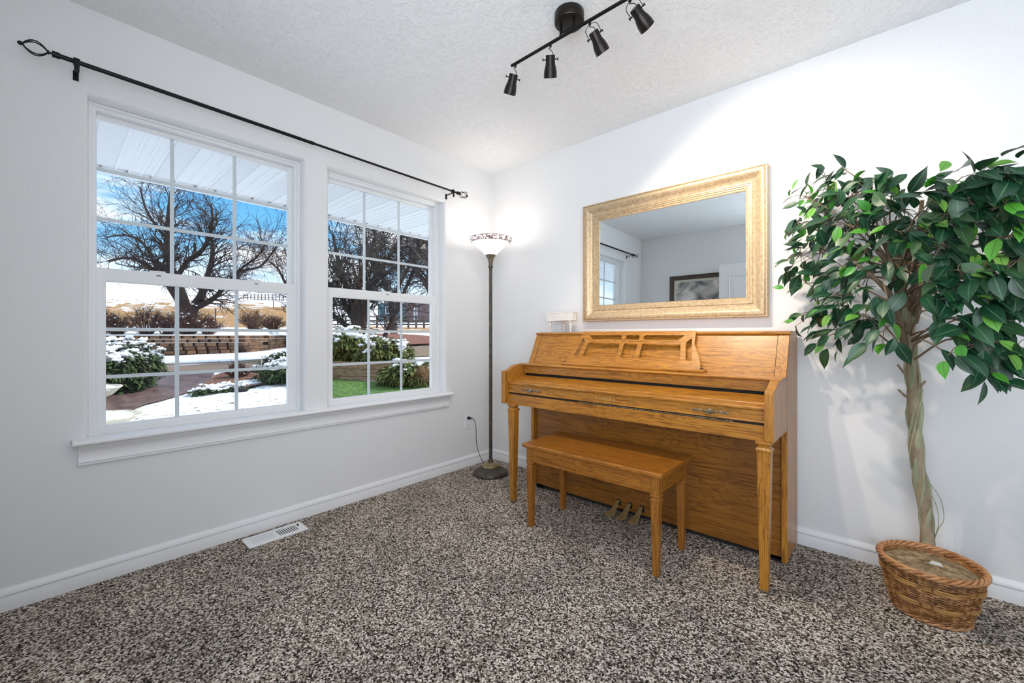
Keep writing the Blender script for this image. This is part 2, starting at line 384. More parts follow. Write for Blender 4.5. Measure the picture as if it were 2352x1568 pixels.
# ------------------------------------------------------------------ torchiere floor lamp
LX, LY = .285, -.314
lampo = thing('floor_lamp', 'tall dark bronze torchiere with a glowing white glass bowl in the room corner', 'floor lamp', (LX, LY, 0))
bronze = simple_noise_mat('aged_bronze', (.055,.045,.036), (.12,.10,.075), 30, .42, .1, metal=.5)
brasso = simple_noise_mat('antique_gold', (.20,.15,.07), (.42,.34,.18), 22, .4, .3, metal=.6)
f = MB(); fl = lambda a, r, z: (.025*math.cos(a*40) if .06 < r < .115 else 0)
f.lathe((LX, LY, 0), [(.134,0),(.140,.006),(.140,.020),(.136,.026),(.124,.034),(.114,.037),(.108,.040),(.092,.048),(.080,.055),(.070,.060),(.03,.062)], 160, fl); obj('base', f, bronze, lampo, smooth=True)
f = MB(); f.lathe((LX, LY, 0), [(.070,.060),(.073,.064),(.070,.070),(.056,.078),(.036,.088),(.022,.094),(.016,.096)], 60, lambda a, r, z: .03*math.cos(a*24) if r > .05 else 0); obj('leaf_collar', f, brasso, lampo, smooth=True)
f = MB(); f.lathe((LX, LY, 0), [(.016,.090),(.021,.094),(.021,.112),(.017,.118),(.013,.122),(.013,1.640),(.018,1.646),(.019,1.660),(.014,1.668),(.014,1.675)], 24, lambda a, r, z: .05*math.cos(a*8) if .12 < z < 1.64 else 0); obj('pole', f, bronze, lampo, smooth=True)
hold = mat('khaki_bronze', (.17,.145,.10), .45, .4)
f = MB(); f.lathe((LX, LY, 0), [(.012,1.672),(.017,1.680),(.020,1.700),(.028,1.725),(.041,1.742),(.043,1.748),(.036,1.752)], 32); obj('shade_holder', f, hold, lampo, smooth=True)
alab = mat('lit_alabaster_glass', (.95,.94,.92), .3); t, b, l = parts(alab); b.inputs['Emission Color'].default_value = (1, .97, .93, 1); b.inputs['Emission Strength'].default_value = 1.0; b.inputs['Transmission Weight'].default_value = .0
bandm = mat('scrolled_rim_glass', (.9,.88,.86), .4); t, b, l = parts(bandm)
v = objvec(t, (1,1,1)); n1 = noise(t, 42, 2, .5, 1.5, v); r1 = ramp(t, [(.50, (.92,.89,.88)), (.54, (.20,.115,.11))]); l(n1.outputs['Fac'], r1.inputs[0]); l(r1.outputs[0], b.inputs['Base Color']); l(r1.outputs[0], b.inputs['Emission Color']); b.inputs['Emission Strength'].default_value = .45
f = MB(); f.lathe((LX, LY, 0), [(.036,1.742),(.046,1.748),(.068,1.772),(.098,1.800),(.128,1.826),(.150,1.842),(.147,1.845),(.124,1.829),(.094,1.803),(.064,1.775),(.042,1.752),(.03,1.748)], 64, cap=False); shade = obj('shade', f, alab, lampo, smooth=True)
f = MB(); f.lathe((LX, LY, 0), [(.149,1.8415),(.157,1.848),(.170,1.866),(.173,1.874),(.170,1.875),(.166,1.866),(.154,1.849),(.147,1.844)], 96, cap=False); obj('rim_band', f, bandm, shade, smooth=True)
rimc = mat('rim_line', (.24,.14,.13), .5)
f = MB(); 
for rr, zz in ((.172,1.875), (.153,1.8435)): f.tube([(LX+rr*math.cos(k*math.pi/40), LY+rr*math.sin(k*math.pi/40), zz) for k in range(80)], .0017, 6, loop=True)
obj('rim_trim', f, rimc, shade, smooth=True)
bulbm = mat('lit_bulb', (1,1,1), .3); t, b, l = parts(bulbm); b.inputs['Emission Color'].default_value = (1, .93, .84, 1); b.inputs['Emission Strength'].default_value = 6
f = MB(); f.lathe((LX, LY, 0), [(.012,1.752),(.013,1.775),(.022,1.792),(.028,1.810),(.026,1.828),(.014,1.842),(.002,1.846)], 20); obj('bulb', f, bulbm, lampo, smooth=True)
f = MB(); f.tube([(LX-.010, LY-.02, 1.728), (LX-.045, LY-.065, 1.730)], .0028, 8); f.blob((LX-.047, LY-.068, 1.730), (.005,.005,.005), 1, 0); obj('switch_knob', f, chrome, lampo, smooth=True)
f = MB(); f.tube([(.009, -.306, .410), (.026, -.303, .409), (.040, -.298, .408)], [.013,.011,.006], 12); obj('plug', f, black, lampo, smooth=True)
cp = [(.040,-.298,.408),(.062,-.290,.400),(.078,-.285,.36),(.085,-.285,.30),(.088,-.286,.24),(.100,-.288,.18),(.128,-.288,.12),(.155,-.287,.08),(.178,-.288,.055),(.198,-.292,.045),(.215,-.296,.052)]
def smoothpath(p, k=4):
    p = [Vector(q) for q in p]; out = []
    for i in range(len(p)-1):
        a, b_, c_, d_ = p[max(i-1,0)], p[i], p[i+1], p[min(i+2, len(p)-1)]
        for j in range(k):
            t_ = j/k; out.append(.5*((2*b_)+(-a+c_)*t_+(2*a-5*b_+4*c_-d_)*t_*t_+(-a+3*b_-3*c_+d_)*t_**3))
    return out+[p[-1]]
f = MB(); f.tube(smoothpath(cp), .0026, 8); obj('power_cord', f, black, lampo, smooth=True)
light('floor_lamp_glow', 'POINT', (LX, LY, 1.90), 2.0, (1, .90, .78), shadow_soft_size=.06)

# ------------------------------------------------------------------ track light
TY = -1.12
trk = thing('track_light', 'black ceiling track light with round canopy and four adjustable spot heads', 'ceiling light', (1.57, TY, H))
f = MB(); f.lathe((1.572, -1.105, 0), [(.064,H-.001),(.066,H-.004),(.066,H-.044),(.063,H-.048),(.058,H-.049),(.002,H-.0485)], 48); obj('canopy', f, blackp, trk, smooth=True)
f = MB(); f.tube([(1.236, TY, H-.100), (1.955, TY, H-.100)], .0073, 14)
for x in (1.535, 1.605): f.tube([(x, TY+.006, H-.048), (x, TY, H-.1)], .006, 10)
f.tube([(1.525, TY+.01, H-.075), (1.615, TY+.01, H-.075)], .003, 8)
obj('track_bar', f, black, trk, smooth=True)
filam = mat('lit_spot_face', (1,.9,.75), .4); t, b, l = parts(filam); b.inputs['Emission Color'].default_value = (1, .86, .62, 1); b.inputs['Emission Strength'].default_value = 5
heads = [(1.262, (-.53, .22, -.82), (.74,.67,0), steelk), (1.478, (-.33, .44, -.84), (.74,.67,0), steelk), (1.688, (.15, .66, -.74), (.9,.3,.2), black), (1.872, (.27, .84, -.60), (.9,.3,.2), black)]
for x, dr, pv, ym in heads:
    dr = Vector(dr).normalized(); pv = Vector(pv); pv = (pv - dr*pv.dot(dr)).normalized(); o0 = Vector((x, TY, H-.108))
    f = MB(); f.tube([o0+Vector((0,0,.002)), o0-Vector((0,0,.011))], .006, 10)
    piv = o0 - Vector((0,0,.009)) + dr*.048
    up3 = -dr
    M = Matrix((pv, up3.cross(pv), up3)).transposed()
    T = lambda a, b_, c_: piv + M @ Vector((a, b_, c_))
    head = obj('spot_head', f, black, trk, smooth=True)
    f = MB(); w_ = .030
    arch = [(-w_, .0), (-w_, .030)] + [(-w_*math.cos(R(a)), .030+.018*math.sin(R(a))) for a in range(20, 161, 20)] + [(w_, .030), (w_, .0)]
    rings = []
    for a, c_ in arch: rings.append([T(a, -.006, c_), T(a*.91, -.006, c_*.97), T(a*.91, .006, c_*.97), T(a, .006, c_)])
    f.loft(rings); obj('yoke', f, ym, head, bevel=.0004)
    f = MB(); f.lathe((0,0,0), [(.002,.018),(.0195,.018),(.0215,.016),(.0215,-.006),(.0225,-.018),(.0280,-.038),(.0305,-.052),(.0310,-.074),(.0295,-.074),(.0285,-.050),(.022,-.030),(.002,-.028)], 32, M=None)
    for v in f.v: v[:] = piv + M @ v
    obj('lamp_cup', f, blackp, head, smooth=True)
    f = MB(); f.lathe((0,0,0), [(.0283,-.062),(.020,-.066),(.002,-.064)], 24)
    for v in f.v: v[:] = piv + M @ v
    obj('bulb_face', f, filam, head)
    for s_ in (-1, 1):
        f = MB(); f.tube([T(s_*.022, 0, 0), T(s_*.036, 0, 0)], .0032, 8); f.tube([T(s_*.033, 0, 0), T(s_*.037, 0, 0)], .0058, 10); obj('side_knob', f, black, head, smooth=True)
    f = MB(); f.tube(smoothpath([o0-Vector((0,0,.012)), T(-.006, .003, .042), T(.008, -.002, .030), T(.012, 0, .017)]), .0016, 6); obj('wire', f, black, head, smooth=True)
    sp_ = light('spot_beam', 'SPOT', piv + dr*.082, 44 if x > 1.6 else 10, (1, .86, .70), spot_size=R(96), spot_blend=.8, shadow_soft_size=.018); aim(sp_, dr)

# ------------------------------------------------------------------ mirror
mir = thing('wall_mirror', 'large landscape mirror in a wide champagne gold moulded frame above the piano', 'mirror', (1.565, 0, 1.205))
gold = mat('champagne_leaf', (.7,.56,.36), .38, .35); t, b, l = parts(gold)
n1 = noise(t, 60, 7, .75, .2, objvec(t)); r1 = ramp(t, [(.28, (.30,.22,.16)), (.42, (.50,.36,.21)), (.54, (.60,.45,.28)), (.72, (.72,.60,.43))]); l(n1.outputs['Fac'], r1.inputs[0]); l(r1.outputs[0], b.inputs['Base Color'])
mo = (.976, 2.152, 1.207, 2.050)
pf = [(0, 0), (0, .046), (.003, .052), (.008, .052), (.010, .047), (.014, .052), (.022, .054), (.030, .052), (.042, .044), (.054, .033), (.066, .025), (.076, .022), (.079, .026), (.084, .027), (.087, .023), (.094, .022), (.097, .017), (.104, .016), (.107, .011), (.114, .010), (.118, .006), (.118, 0)]
f = MB(); f.loft([[(mo[0]+i, -y, mo[2]+i), (mo[1]-i, -y, mo[2]+i), (mo[1]-i, -y, mo[3]-i), (mo[0]+i, -y, mo[3]-i)] for i, y in pf], True, False, False)
fr_ = obj('frame', f, gold, mir, smooth=True)
f = MB(); gx0, gx1, gz0, gz1 = mo[0]+.116, mo[1]-.116, mo[2]+.116, mo[3]-.116
yt, yb_ = -.0035, -.0035-(gz1-gz0)*math.tan(R(.75))
f.loft([[(gx0, yb_, gz0), (gx1, yb_, gz0), (gx1, yt, gz1), (gx0, yt, gz1)], [(gx0, yb_+.003, gz0), (gx1, yb_+.003, gz0), (gx1, yt+.003, gz1), (gx0, yt+.003, gz1)]]); obj('mirror_glass', f, mirrorm, mir)

# ------------------------------------------------------------------ back wall things seen only in the mirror
pic = thing('framed_picture', 'dark brown framed picture with pale liner, seen in the mirror on the opposite wall', 'picture', (.85, YB, 1.3))
darkwood = simple_noise_mat('dark_walnut', (.035,.02,.012), (.075,.045,.028), 20, .4, 0, sc=(1,1,6))
lin = mat('linen_liner', (.62,.58,.50), .7)
art = mat('faded_print', (.4,.38,.35), .6); t, b, l = parts(art)
n1 = noise(t, 4.5, 3, .5, .8, objvec(t)); r1 = ramp(t, [(.36, (.10,.11,.12)), (.46, (.30,.30,.29)), (.55, (.55,.50,.46)), (.66, (.78,.74,.70))]); l(n1.outputs['Fac'], r1.inputs[0]); l(r1.outputs[0], b.inputs['Base Color'])
PXa, PXb, PZa, PZb = .43, 1.30, 1.30, 1.985
def yframe(f, o, i, prof):
    rings = []
    for k, y in prof: rings.append([(lerp(o[0], i[0], k), YB+y, lerp(o[2], i[2], k)), (lerp(o[1], i[1], k), YB+y, lerp(o[2], i[2], k)), (lerp(o[1], i[1], k), YB+y, lerp(o[3], i[3], k)), (lerp(o[0], i[0], k), YB+y, lerp(o[3], i[3], k))])
    f.loft(rings, True, False)
o_ = (PXa, PXb, PZa, PZb); i1 = (PXa+.055, PXb-.055, PZa+.055, PZb-.055); i2 = (PXa+.085, PXb-.085, PZa+.085, PZb-.085)
f = MB(); yframe(f, o_, i1, [(0, 0), (0, .035), (.2, .04), (.5, .03), (.85, .026), (1, .018), (1, 0)]); obj('frame', f, darkwood, pic, smooth=True)
f = MB(); yframe(f, i1, i2, [(0, .014), (.1, .018), (1, .010), (1, 0)]); obj('liner', f, lin, pic)
f = MB(); f.box(i2[0], i2[1], YB+.002, YB+.008, i2[2], i2[3]); obj('print', f, art, pic)
# open white door leaf standing in front of the back wall
f = MB(); f.box(1.085, 1.86, YB+.10, YB+.135, .01, 2.06)
dr_ = struct('door_1', f, trimm, label='white panelled door leaf standing open, seen in the mirror', bevel=.002)
for (a, b_) in ((.12, .93), (1.06, 1.92)):
    for (c_, d_) in ((1.19, 1.43), (1.52, 1.76)):
        f = MB(); yy = YB+.135
        f.loft([[(c_+i, yy+y, a+i), (d_-i, yy+y, a+i), (d_-i, yy+y, b_-i), (c_+i, yy+y, b_-i)] for i, y in ((0, 0), (.006, .006), (.014, .006), (.02, .001), (.045, .001), (.06, .005))], True, True); obj('door_panel', f, trimm, dr_)
f = MB(); f.lathe((1.14, YB+.135, 1.0), [(.026,0),(.026,.006),(.010,.010),(.010,.035),(.024,.040),(.028,.052),(.020,.064),(.002,.066)], 20, M=Matrix.Rotation(R(-90), 4, 'X')); obj('door_knob', f, chrome, dr_, smooth=True)

# ------------------------------------------------------------------ piano
P0, P1 = .708, 2.283
pn = thing('upright_piano', 'medium oak console upright piano with carved music desk against the wall', 'piano', (1.4955, -.33, 0))
SW = .024
f = MB()
side = [(-.030, .018), (-.322, .018), (-.322, .86), (-.345, .895), (-.245, 1.098), (-.245, 1.108), (-.030, 1.108)]
for xs in ((P0, P0+SW), (P1-SW, P1)): 
    f = MB(); f.extrude_x(side, *xs); obj('case_side', f, OZ, pn, bevel=.0015)
f = MB(); f.box(P0+SW, P1-SW, -.050, -.034, .05, 1.10); obj('back_panel', f, OX, pn)
f = MB(); f.box(P0+SW+.004, P1-SW-.004, -.296, -.278, .030, .652); f.box(P0+SW+.004, P1-SW-.004, -.2978, -.296, .135, .1365)
obj('lower_panel', f, PX, pn, bevel=.001)
f = MB(); f.box(P0+SW, P1-SW, -.290, -.270, .012, .032); obj('toe_rail', f, dark, pn)
for a in (P0+.03, P1-.09): f = MB(); f.box(a, a+.06, -.29, -.05, 0, .03); obj('foot_block', f, dark, pn)
# top lid
f = MB(); f.extrude_x([(-.026, 1.108), (-.252, 1.108), (-.262, 1.113), (-.262, 1.120), (-.250, 1.127), (-.026, 1.127)], P0-.004, P1+.004); obj('lid', f, OX, pn, bevel=.0015)
# sloping upper panel with stiles
def up(s, off):   # point on the slope: s 0 bottom..1 top
    return (lerp(-.350, -.252, s)+off*-.9, lerp(.910, 1.108, s)+off*-.44)
def slopebox(f, x0, x1, s0, s1, o0, o1):
    f.extrude_x([up(s0, o0), up(s1, o0), up(s1, o1), up(s0, o1)], x0, x1)
f = MB(); slopebox(f, P0+.05, P1-.05, 0, 1, -.018, .000); obj('upper_panel', f, OX, pn)
for a, b_ in ((P0+.001, P0+.048), (P1-.048, P1-.001)):
    f = MB(); slopebox(f, a, b_, 0, 1, -.016, .003); obj('stile', f, OZ, pn, bevel=.001)
for a in (P0+.046, P1-.050): f = MB(); slopebox(f, a, a+.004, 0, 1, -.010, .0008); obj('panel_gap', f, dark, pn)
# shelf above the keys
f = MB(); f.extrude_x([(-.33, .893), (-.455, .893), (-.468, .897), (-.472, .903), (-.462, .910), (-.33, .910)], P0+.0, P1+.0); obj('shelf', f, OX, pn, bevel=.0015)
f = MB(); f.box(P0+.04, P1-.04, -.446, -.430, .848, .893); f.box(P0+.04, P1-.04, -.449, -.428, .845, .850); obj('name_rail', f, OX, pn)
f = MB(); f.box(P0+.04, P1-.04, -.425, -.415, .76, .85); f.box(P0+.04, P1-.04, -.47, -.42, .80, .815); obj('fallboard_gap', f, dark, pn)
# arms
arm = [(-.322, .650), (-.634, .650), (-.640, .656), (-.640, .856), (-.637, .864), (-.628, .869), (-.605, .872), (-.585, .878), (-.560, .890), (-.535, .900), (-.51, .905), (-.48, .907), (-.44, .895), (-.322, .893)]
for a, b_ in ((P0+.001, P0+.036), (P1-.036, P1-.001)):
    f = MB(); f.extrude_x(arm, a, b_); obj('arm', f, OZ, pn, bevel=.0025)
# keybed + fallboard (closed)
f = MB(); f.box(P0+.036, P1-.036, -.600, -.322, .655, .712); obj('key_bed', f, OX, pn)
f = MB(); f.box(P0+.036, P1-.036, -.606, -.594, .646, .7135); f.box(P0+.036, P1-.036, -.6075, -.606, .646, .664); obj('key_slip', f, OX, pn, bevel=.001)
f = MB(); f.box(P0+.036, P1-.036, -.598, -.50, .713, .724); obj('slip_gap', f, dark, pn)
fb = MB(); fb.extrude_x([(-.600, .723), (-.606, .726), (-.606, .729), (-.602, .731), (-.602, .776), (-.606, .778), (-.610, .782), (-.610, .790), (-.604, .794), (-.560, .802), (-.558, .8045), (-.470, .822), (-.440, .828), (-.440, .800), (-.590, .765), (-.590, .723)], P0+.038, P1-.038)
fall = obj('fallboard', fb, OX, pn, bevel=.0008)
gl = mat('gold_lettering', (.80,.66,.38), .35, .5)
def letters(x0, z0, h, gap, yy):
    f = MB(); w = h*.70; s = h*.13
    def st(ax, az, bx, bz):
        a = Vector((ax, 0, az)); b_ = Vector((bx, 0, bz)); d = (b_-a).normalized(); nrm = Vector((d.z, 0, -d.x))*s/2
        f.loft([[a+nrm+Vector((0, yy, 0)), b_+nrm+Vector((0, yy, 0)), b_-nrm+Vector((0, yy, 0)), a-nrm+Vector((0, yy, 0))], [q+Vector((0, yy-.0006, 0)) for q in (a+nrm, b_+nrm, b_-nrm, a-nrm)]])
    x = x0
    for ch in 'YAMAHA':
        T = {'Y': [(0,1,.5,.5),(1,1,.5,.5),(.5,.5,.5,0)], 'A': [(0,0,.5,1),(1,0,.5,1),(.22,.36,.78,.36)], 'M': [(0,0,0,1),(0,1,.5,.35),(.5,.35,1,1),(1,1,1,0)], 'H': [(0,0,0,1),(1,0,1,1),(0,.5,1,.5)]}[ch]
        for a, b_, c_, d_ in T: st(x+a*w, z0+b_*h, x+c_*w, z0+d_*h)
        x += w+gap
    return f
obj('lettering', letters(1.412, .745, .0125, .0128, -.6021), gl, fall)
pull = simple_noise_mat('antique_brass_pull', (.05,.04,.03), (.45,.40,.30), 120, .35, 0, metal=.7)
for cx in (.938, 2.020):
    f = MB(); z = .7515; yy = -.602
    for s_ in (-1, 1):
        for k, (dx, rr) in enumerate(((.035,.0040),(.044,.0052),(.052,.0038),(.060,.0058),(.068,.0045),(.075,.0052),(.081,.0030))):
            f.blob((cx+s_*dx, yy-.002, z+.0022*math.sin(k*2.1)), (rr, .003, rr), k, .2, 8, 6)
        f.tube([(cx+s_*.012, yy-.006, z), (cx+s_*.024, yy-.006, z), (cx+s_*.034, yy-.002, z)], [.004,.0055,.002], 8)
    f.lathe((cx, yy, z), [(.011,0),(.012,.004),(.007,.010),(.009,.016),(.0115,.020),(.009,.023),(.006,.0225),(.003,.026),(.0005,.0265)], 20, M=Matrix.Rotation(R(90), 4, 'X'))
    obj('drawer_pull', f, pull, fall, smooth=True)
# hinge line below the fallboard
f = MB(); f.box(1.30, 2.12, -.6066, -.604, .7165, .7205); obj('piano_hinge', f, pull, pn)
# front legs
LP = [(.030, .652), (.030, .640), (.022, .634), (.020, .628), (.0285, .620), (.030, .614), (.030, .609), (.0265, .606), (.0262, .600), (.0150, .022), (.0150, .0)]
for x in (P0+.082, P1-.040):
    f = MB(); f.sqleg((x, -.606), LP[:-2] + [(.0155, .0)]); obj('leg', f, OZ, pn, bevel=.0012)
for x in (P0+.082, P1-.040):
    f = MB(); f.box(x-.0158, x+.0158, -.6218, -.5902, 0, .012); obj('foot_glide', f, pull, pn)
# music desk (ledge + fretwork panel)
f = MB(); f.extrude_x([(-.350, .910), (-.408, .910), (-.412, .914), (-.412, .922), (-.406, .926), (-.350, .926)], 1.040, 1.930); obj('desk_ledge', f, OX, pn, bevel=.0015)
bc = 1.485
def dm(u, v, off=0):       # u from centre, v 0..1 up the leaning panel
    return (bc+u, lerp(-.392, -.268, v)-off*.86, lerp(.928, 1.131, v)-off*.5)
bmk = bmesh.new()
outer = []
for k in range(0, 13):
    v_ = k/12; u = .424 - .045*min(1, max(0, v_-.12)*1.9)**1.3 - .016*max(0, v_-.1)
    outer.append((u, v_))
outer = outer + [(-u, v_) for u, v_ in outer[::-1]]
def rrect(pts, r=.012, k=3):
    out = []; n = len(pts)
    for i in range(n):
        p0, p1, p2 = Vector(pts[i-1]), Vector(pts[i]), Vector(pts[(i+1) % n])
        sc_ = Vector((1, 1))
        a = (p0-p1); b_ = (p2-p1); ra = min(r, a.length*.4); rb_ = min(r, b_.length*.4)
        A_, B_ = p1+a.normalized()*ra, p1+b_.normalized()*rb_
        for j in range(k+1):
            t_ = j/k; out.append(tuple((A_*(1-t_)**2)+(p1*2*t_*(1-t_))+(B_*t_*t_)))
    return out
HH = .238   # panel height in metres (v scale)
holes = []
for pts in ([(-.300,.155),(-.068,.155),(-.068,.140),(-.0680,.155)],): pass
def hp(lst): return [(u, v*1.0/HH) for u, v in rrect(lst)]
holes.append(hp([(-.312,.050),(-.072,.050),(-.072,.158),(-.296,.158)]))
holes.append(hp([(-.044,.050),(.044,.050),(.044,.158),(-.044,.158)]))
holes.append(hp([(.072,.050),(.312,.050),(.296,.158),(.072,.158)]))
holes.append(hp([(-.275,.178),(-.072,.178),(-.072,.214),(-.312,.214)]))
holes.append(hp([(-.044,.178),(.044,.178),(.044,.214),(-.044,.214)]))
holes.append(hp([(.072,.178),(.275,.178),(.312,.214),(.072,.214)]))
holes.append(hp([(-.375,.050),(-.342,.050),(-.322,.165),(-.350,.198)]))
holes.append(hp([(.342,.050),(.375,.050),(.350,.198),(.322,.165)]))
edges = []
for loop in [outer]+holes:
    vs = [bmk.verts.new(dm(u, v_)) for u, v_ in loop]
    for i in range(len(vs)): edges.append(bmk.edges.new((vs[i], vs[(i+1) % len(vs)])))
bmesh.ops.triangle_fill(bmk, use_beauty=True, use_dissolve=False, edges=edges)
g_ = bmesh.ops.extrude_face_region(bmk, geom=bmk.faces[:])
off = Vector((0, -.010*.86, -.010*.5))
bmesh.ops.translate(bmk, vec=off, verts=[v for v in g_['geom'] if isinstance(v, bmesh.types.BMVert)])
f = MB(); bmk.verts.ensure_lookup_table(); bmk.verts.index_update(); f.v = [v.co.copy() for v in bmk.verts]
for fa in bmk.faces: f.face([v.index for v in fa.verts])
bmk.free(); obj('music_desk', f, OX, pn)
for s_ in (-1, 1):
    f = MB(); f.tube([(bc+s_*.424, -.385, .934), (bc+s_*.440, -.385, .934)], .004, 8); obj('desk_hinge', f, pull, pn)
# pedals
brassp = mat('pedal_brass', (.60,.47,.22), .28, .65)
for px in (1.395, 1.470, 1.545):
    dx = .0
    f = MB(); rings = []
    for y, z, w, h in ((-.290,.070,.008,.006),(-.308,.076,.010,.008),(-.322,.072,.012,.008),(-.342,.056,.014,.006),(-.368,.040,.019,.005),(-.400,.032,.025,.005),(-.425,.030,.027,.005),(-.440,.029,.022,.004),(-.446,.029,.010,.002)):
        rings.append([(px+w*math.cos(2*math.pi*k/12), y, z+h*math.sin(2*math.pi*k/12)) for k in range(12)])
    f.loft(rings); obj('pedal', f, brassp, pn, smooth=True)
for px in (1.395, 1.470, 1.545): f = MB(); f.box(px-.014, px+.014, -.2985, -.297, .050, .085); obj('pedal_slot', f, dark, pn)

# ------------------------------------------------------------------ bench
bn = thing('piano_bench', 'oak piano bench with square tapered legs pulled up under the keyboard', 'bench', (1.472, -.64, 0))
bx0, bx1, by0, by1 = 1.062, 1.885, -.838, -.440
f = MB(); f.extrude_x([(by0+.004, .459), (by0, .463), (by0, .476), (by0+.005, .481), (by1-.005, .481), (by1, .476), (by1, .463), (by1-.004, .459)], bx0, bx1); obj('seat', f, BX, bn, bevel=.002)
lx0, lx1, ly0, ly1 = bx0+.040, bx1-.040, by0+.040, by1-.040
f = MB(); f.box(lx0+.02, lx1-.02, ly0-.017, ly0-.001, .378, .459); obj('front_apron', f, BX, bn)
f = MB(); f.box(lx0+.02, lx1-.02, ly1+.001, ly1+.017, .378, .459); obj('back_apron', f, BX, bn)
for a in (lx0-.017, lx1+.001):
    f = MB(); f.box(a, a+.016, ly0+.02, ly1-.02, .378, .459); obj('side_apron', f, BY, bn)
for x in (lx0, lx1):
    for y in (ly0, ly1):
        f = MB(); f.sqleg((x, y), [(.0205,.459),(.0205,.378),(.0205,.372),(.0225,.369),(.0225,.365),(.0180,.362),(.0175,.356),(.0225,.350),(.0230,.346),(.0205,.343),(.0200,.340),(.0135,0)]); obj('leg', f, BZ, bn, bevel=.001)

# ------------------------------------------------------------------ ornament on the piano
cream = simple_noise_mat('cream_resin', (.80,.74,.68), (.88,.84,.79), 40, .5, .25, bd=.003)
on = thing('miniature_grand_piano', 'small cream resin ornament shaped like a grand piano on the piano top', 'ornament', (.845, -.12, 1.128))
ox, oy, oz = .845, -.120, 1.128
outl_ = [(-.120,-.045),(.118,-.045),(.120,.0),(.105,.03),(.06,.035),(.01,.045),(-.04,.07),(-.095,.075),(-.120,.05)]
f = MB(); f.loft([[(ox+a, oy+b_, oz+z) for a, b_ in outl_] for z in (.085, .140)]); f.loft([[(ox+a*1.02, oy+b_*1.03, oz+z) for a, b_ in outl_] for z in (.084, .089)])
obj('body', f, cream, on, bevel=.002)
f = MB(); f.loft([[(ox+a*1.03, oy+b_*1.03, oz+z) for a, b_ in outl_] for z in (.139, .148)]); obj('lid', f, cream, on, bevel=.002)
for lx, ly in ((-.092, -.028), (-.020, .045), (.090, -.028)):
    f = MB(); f.lathe((ox+lx, oy+ly, oz), [(.005,0),(.006,.004),(.004,.010),(.005,.016),(.009,.045),(.013,.058),(.010,.064),(.008,.067),(.012,.071),(.016,.079),(.018,.086)], 14); obj('leg', f, cream, on, smooth=True)

# ------------------------------------------------------------------ artificial ficus in basket
rnd = random.Random(7)
PC = Vector((2.762, -.312, 0))
fic = thing('potted_ficus', 'tall artificial ficus tree with twisted trunk in a brown wicker basket', 'potted plant', tuple(PC))
wick = mat('wicker', (.35,.16,.06), .5); t, b, l = parts(wick)
n1 = noise(t, 34, 4, .6, .3, objvec(t, (1,1,2))); r1 = ramp(t, [(.32, (.10,.035,.010)), (.48, (.30,.125,.035)), (.66, (.55,.29,.11))]); l(n1.outputs['Fac'], r1.inputs[0]); l(r1.outputs[0], b.inputs['Base Color'])
wickl = simple_noise_mat('pale_splint', (.36,.165,.045), (.60,.34,.12), 22, .45, .2, sc=(1,1,5))
rim_w = simple_noise_mat('rim_willow', (.34,.135,.045), (.58,.30,.13), 26, .45, .1)
RB, RT_, HB = .108, .152, .198
def rad(z): return lerp(RB, RT_, (z/HB)**.8)
NS = 26
bsk = MB()
bsk.mi = 0
bsk.loft([[(PC.x+(rad(z)-.006)*math.cos(2*math.pi*k/40), PC.y+(rad(z)-.006)*math.sin(2*math.pi*k/40), z) for k in range(40)] for z in (.004, .05, .1, .15, HB)], True, False)
rows = []; z = .016; k = 0
pattern = ['t']*5 + ['s'] + ['t']*5 + ['s'] + ['t']*3
for typ in pattern:
    if typ == 't':
        z += .0048; bsk.mi = 0
        for sgn in (0, math.pi):
            pts = []
            for j in range(NS*6):
                a = 2*math.pi*j/(NS*6); pts.append((PC.x+(rad(z)+.0048*math.sin(a*NS/2+sgn+k*.0))*math.cos(a), PC.y+(rad(z)+.0048*math.sin(a*NS/2+sgn))*math.sin(a), z+.0018*math.cos(a*NS/2+sgn)))
            bsk.tube(pts, .0026, 5, loop=True)
        z += .0048
    else:
        bsk.mi = 1; z += .002; hh = .019
        for part in range(3):
            z0 = z+part*hh/3; rings = []
            for j in range(NS*6):
                a = 2*math.pi*j/(NS*6); o_ = .0060*math.sin(a*NS/4) + .002; r0 = rad(z0)
                rings.append([(PC.x+(r0+o_+d1)*math.cos(a), PC.y+(r0+o_+d1)*math.sin(a), z0+dz) for d1, dz in ((0, 0), (.003, .001), (.003, hh/3-.001), (0, hh/3-.0002))])
            bsk.loft(rings, True, False, True)
        z += hh+.002
    k += 1
bsk.mi = 0
for j in range(NS):
    a = 2*math.pi*(j+.5)/NS
    bsk.tube([(PC.x+(rad(zz)+.0015)*math.cos(a), PC.y+(rad(zz)+.0015)*math.sin(a), zz) for zz in (.006, .06, .12, .17, HB)], .0042, 6)
bk = obj('basket', bsk, [wick, wickl], fic, smooth=True)
f = MB()
for ph in range(4):
    pts = []
    for j in range(200):
        a = 2*math.pi*j/200; q = a*9 + ph*math.pi/2; pts.append((PC.x+(RT_+.008*math.cos(q))*math.cos(a), PC.y+(RT_+.008*math.cos(q))*math.sin(a), HB+.002+.008*math.sin(q)))
    f.tube(pts, .0052, 7, loop=True)
obj('braided_rim', f, rim_w, bk, smooth=True)
f = MB()
for ph in range(3):
    pts = []
    for j in range(160):
        a = 2*math.pi*j/160; q = a*7 + ph*math.pi*2/3; pts.append((PC.x+(RB+.004+.006*math.cos(q))*math.cos(a), PC.y+(RB+.004+.006*math.cos(q))*math.sin(a), .011+.006*math.sin(q)))
    f.tube(pts, .0042, 7, loop=True)
obj('base_braid', f, rim_w, bk, smooth=True)
moss = simple_noise_mat('dried_moss', (.17,.11,.05), (.46,.34,.19), 45, .95, 1.0, bd=.02)
f = MB(); rings = []
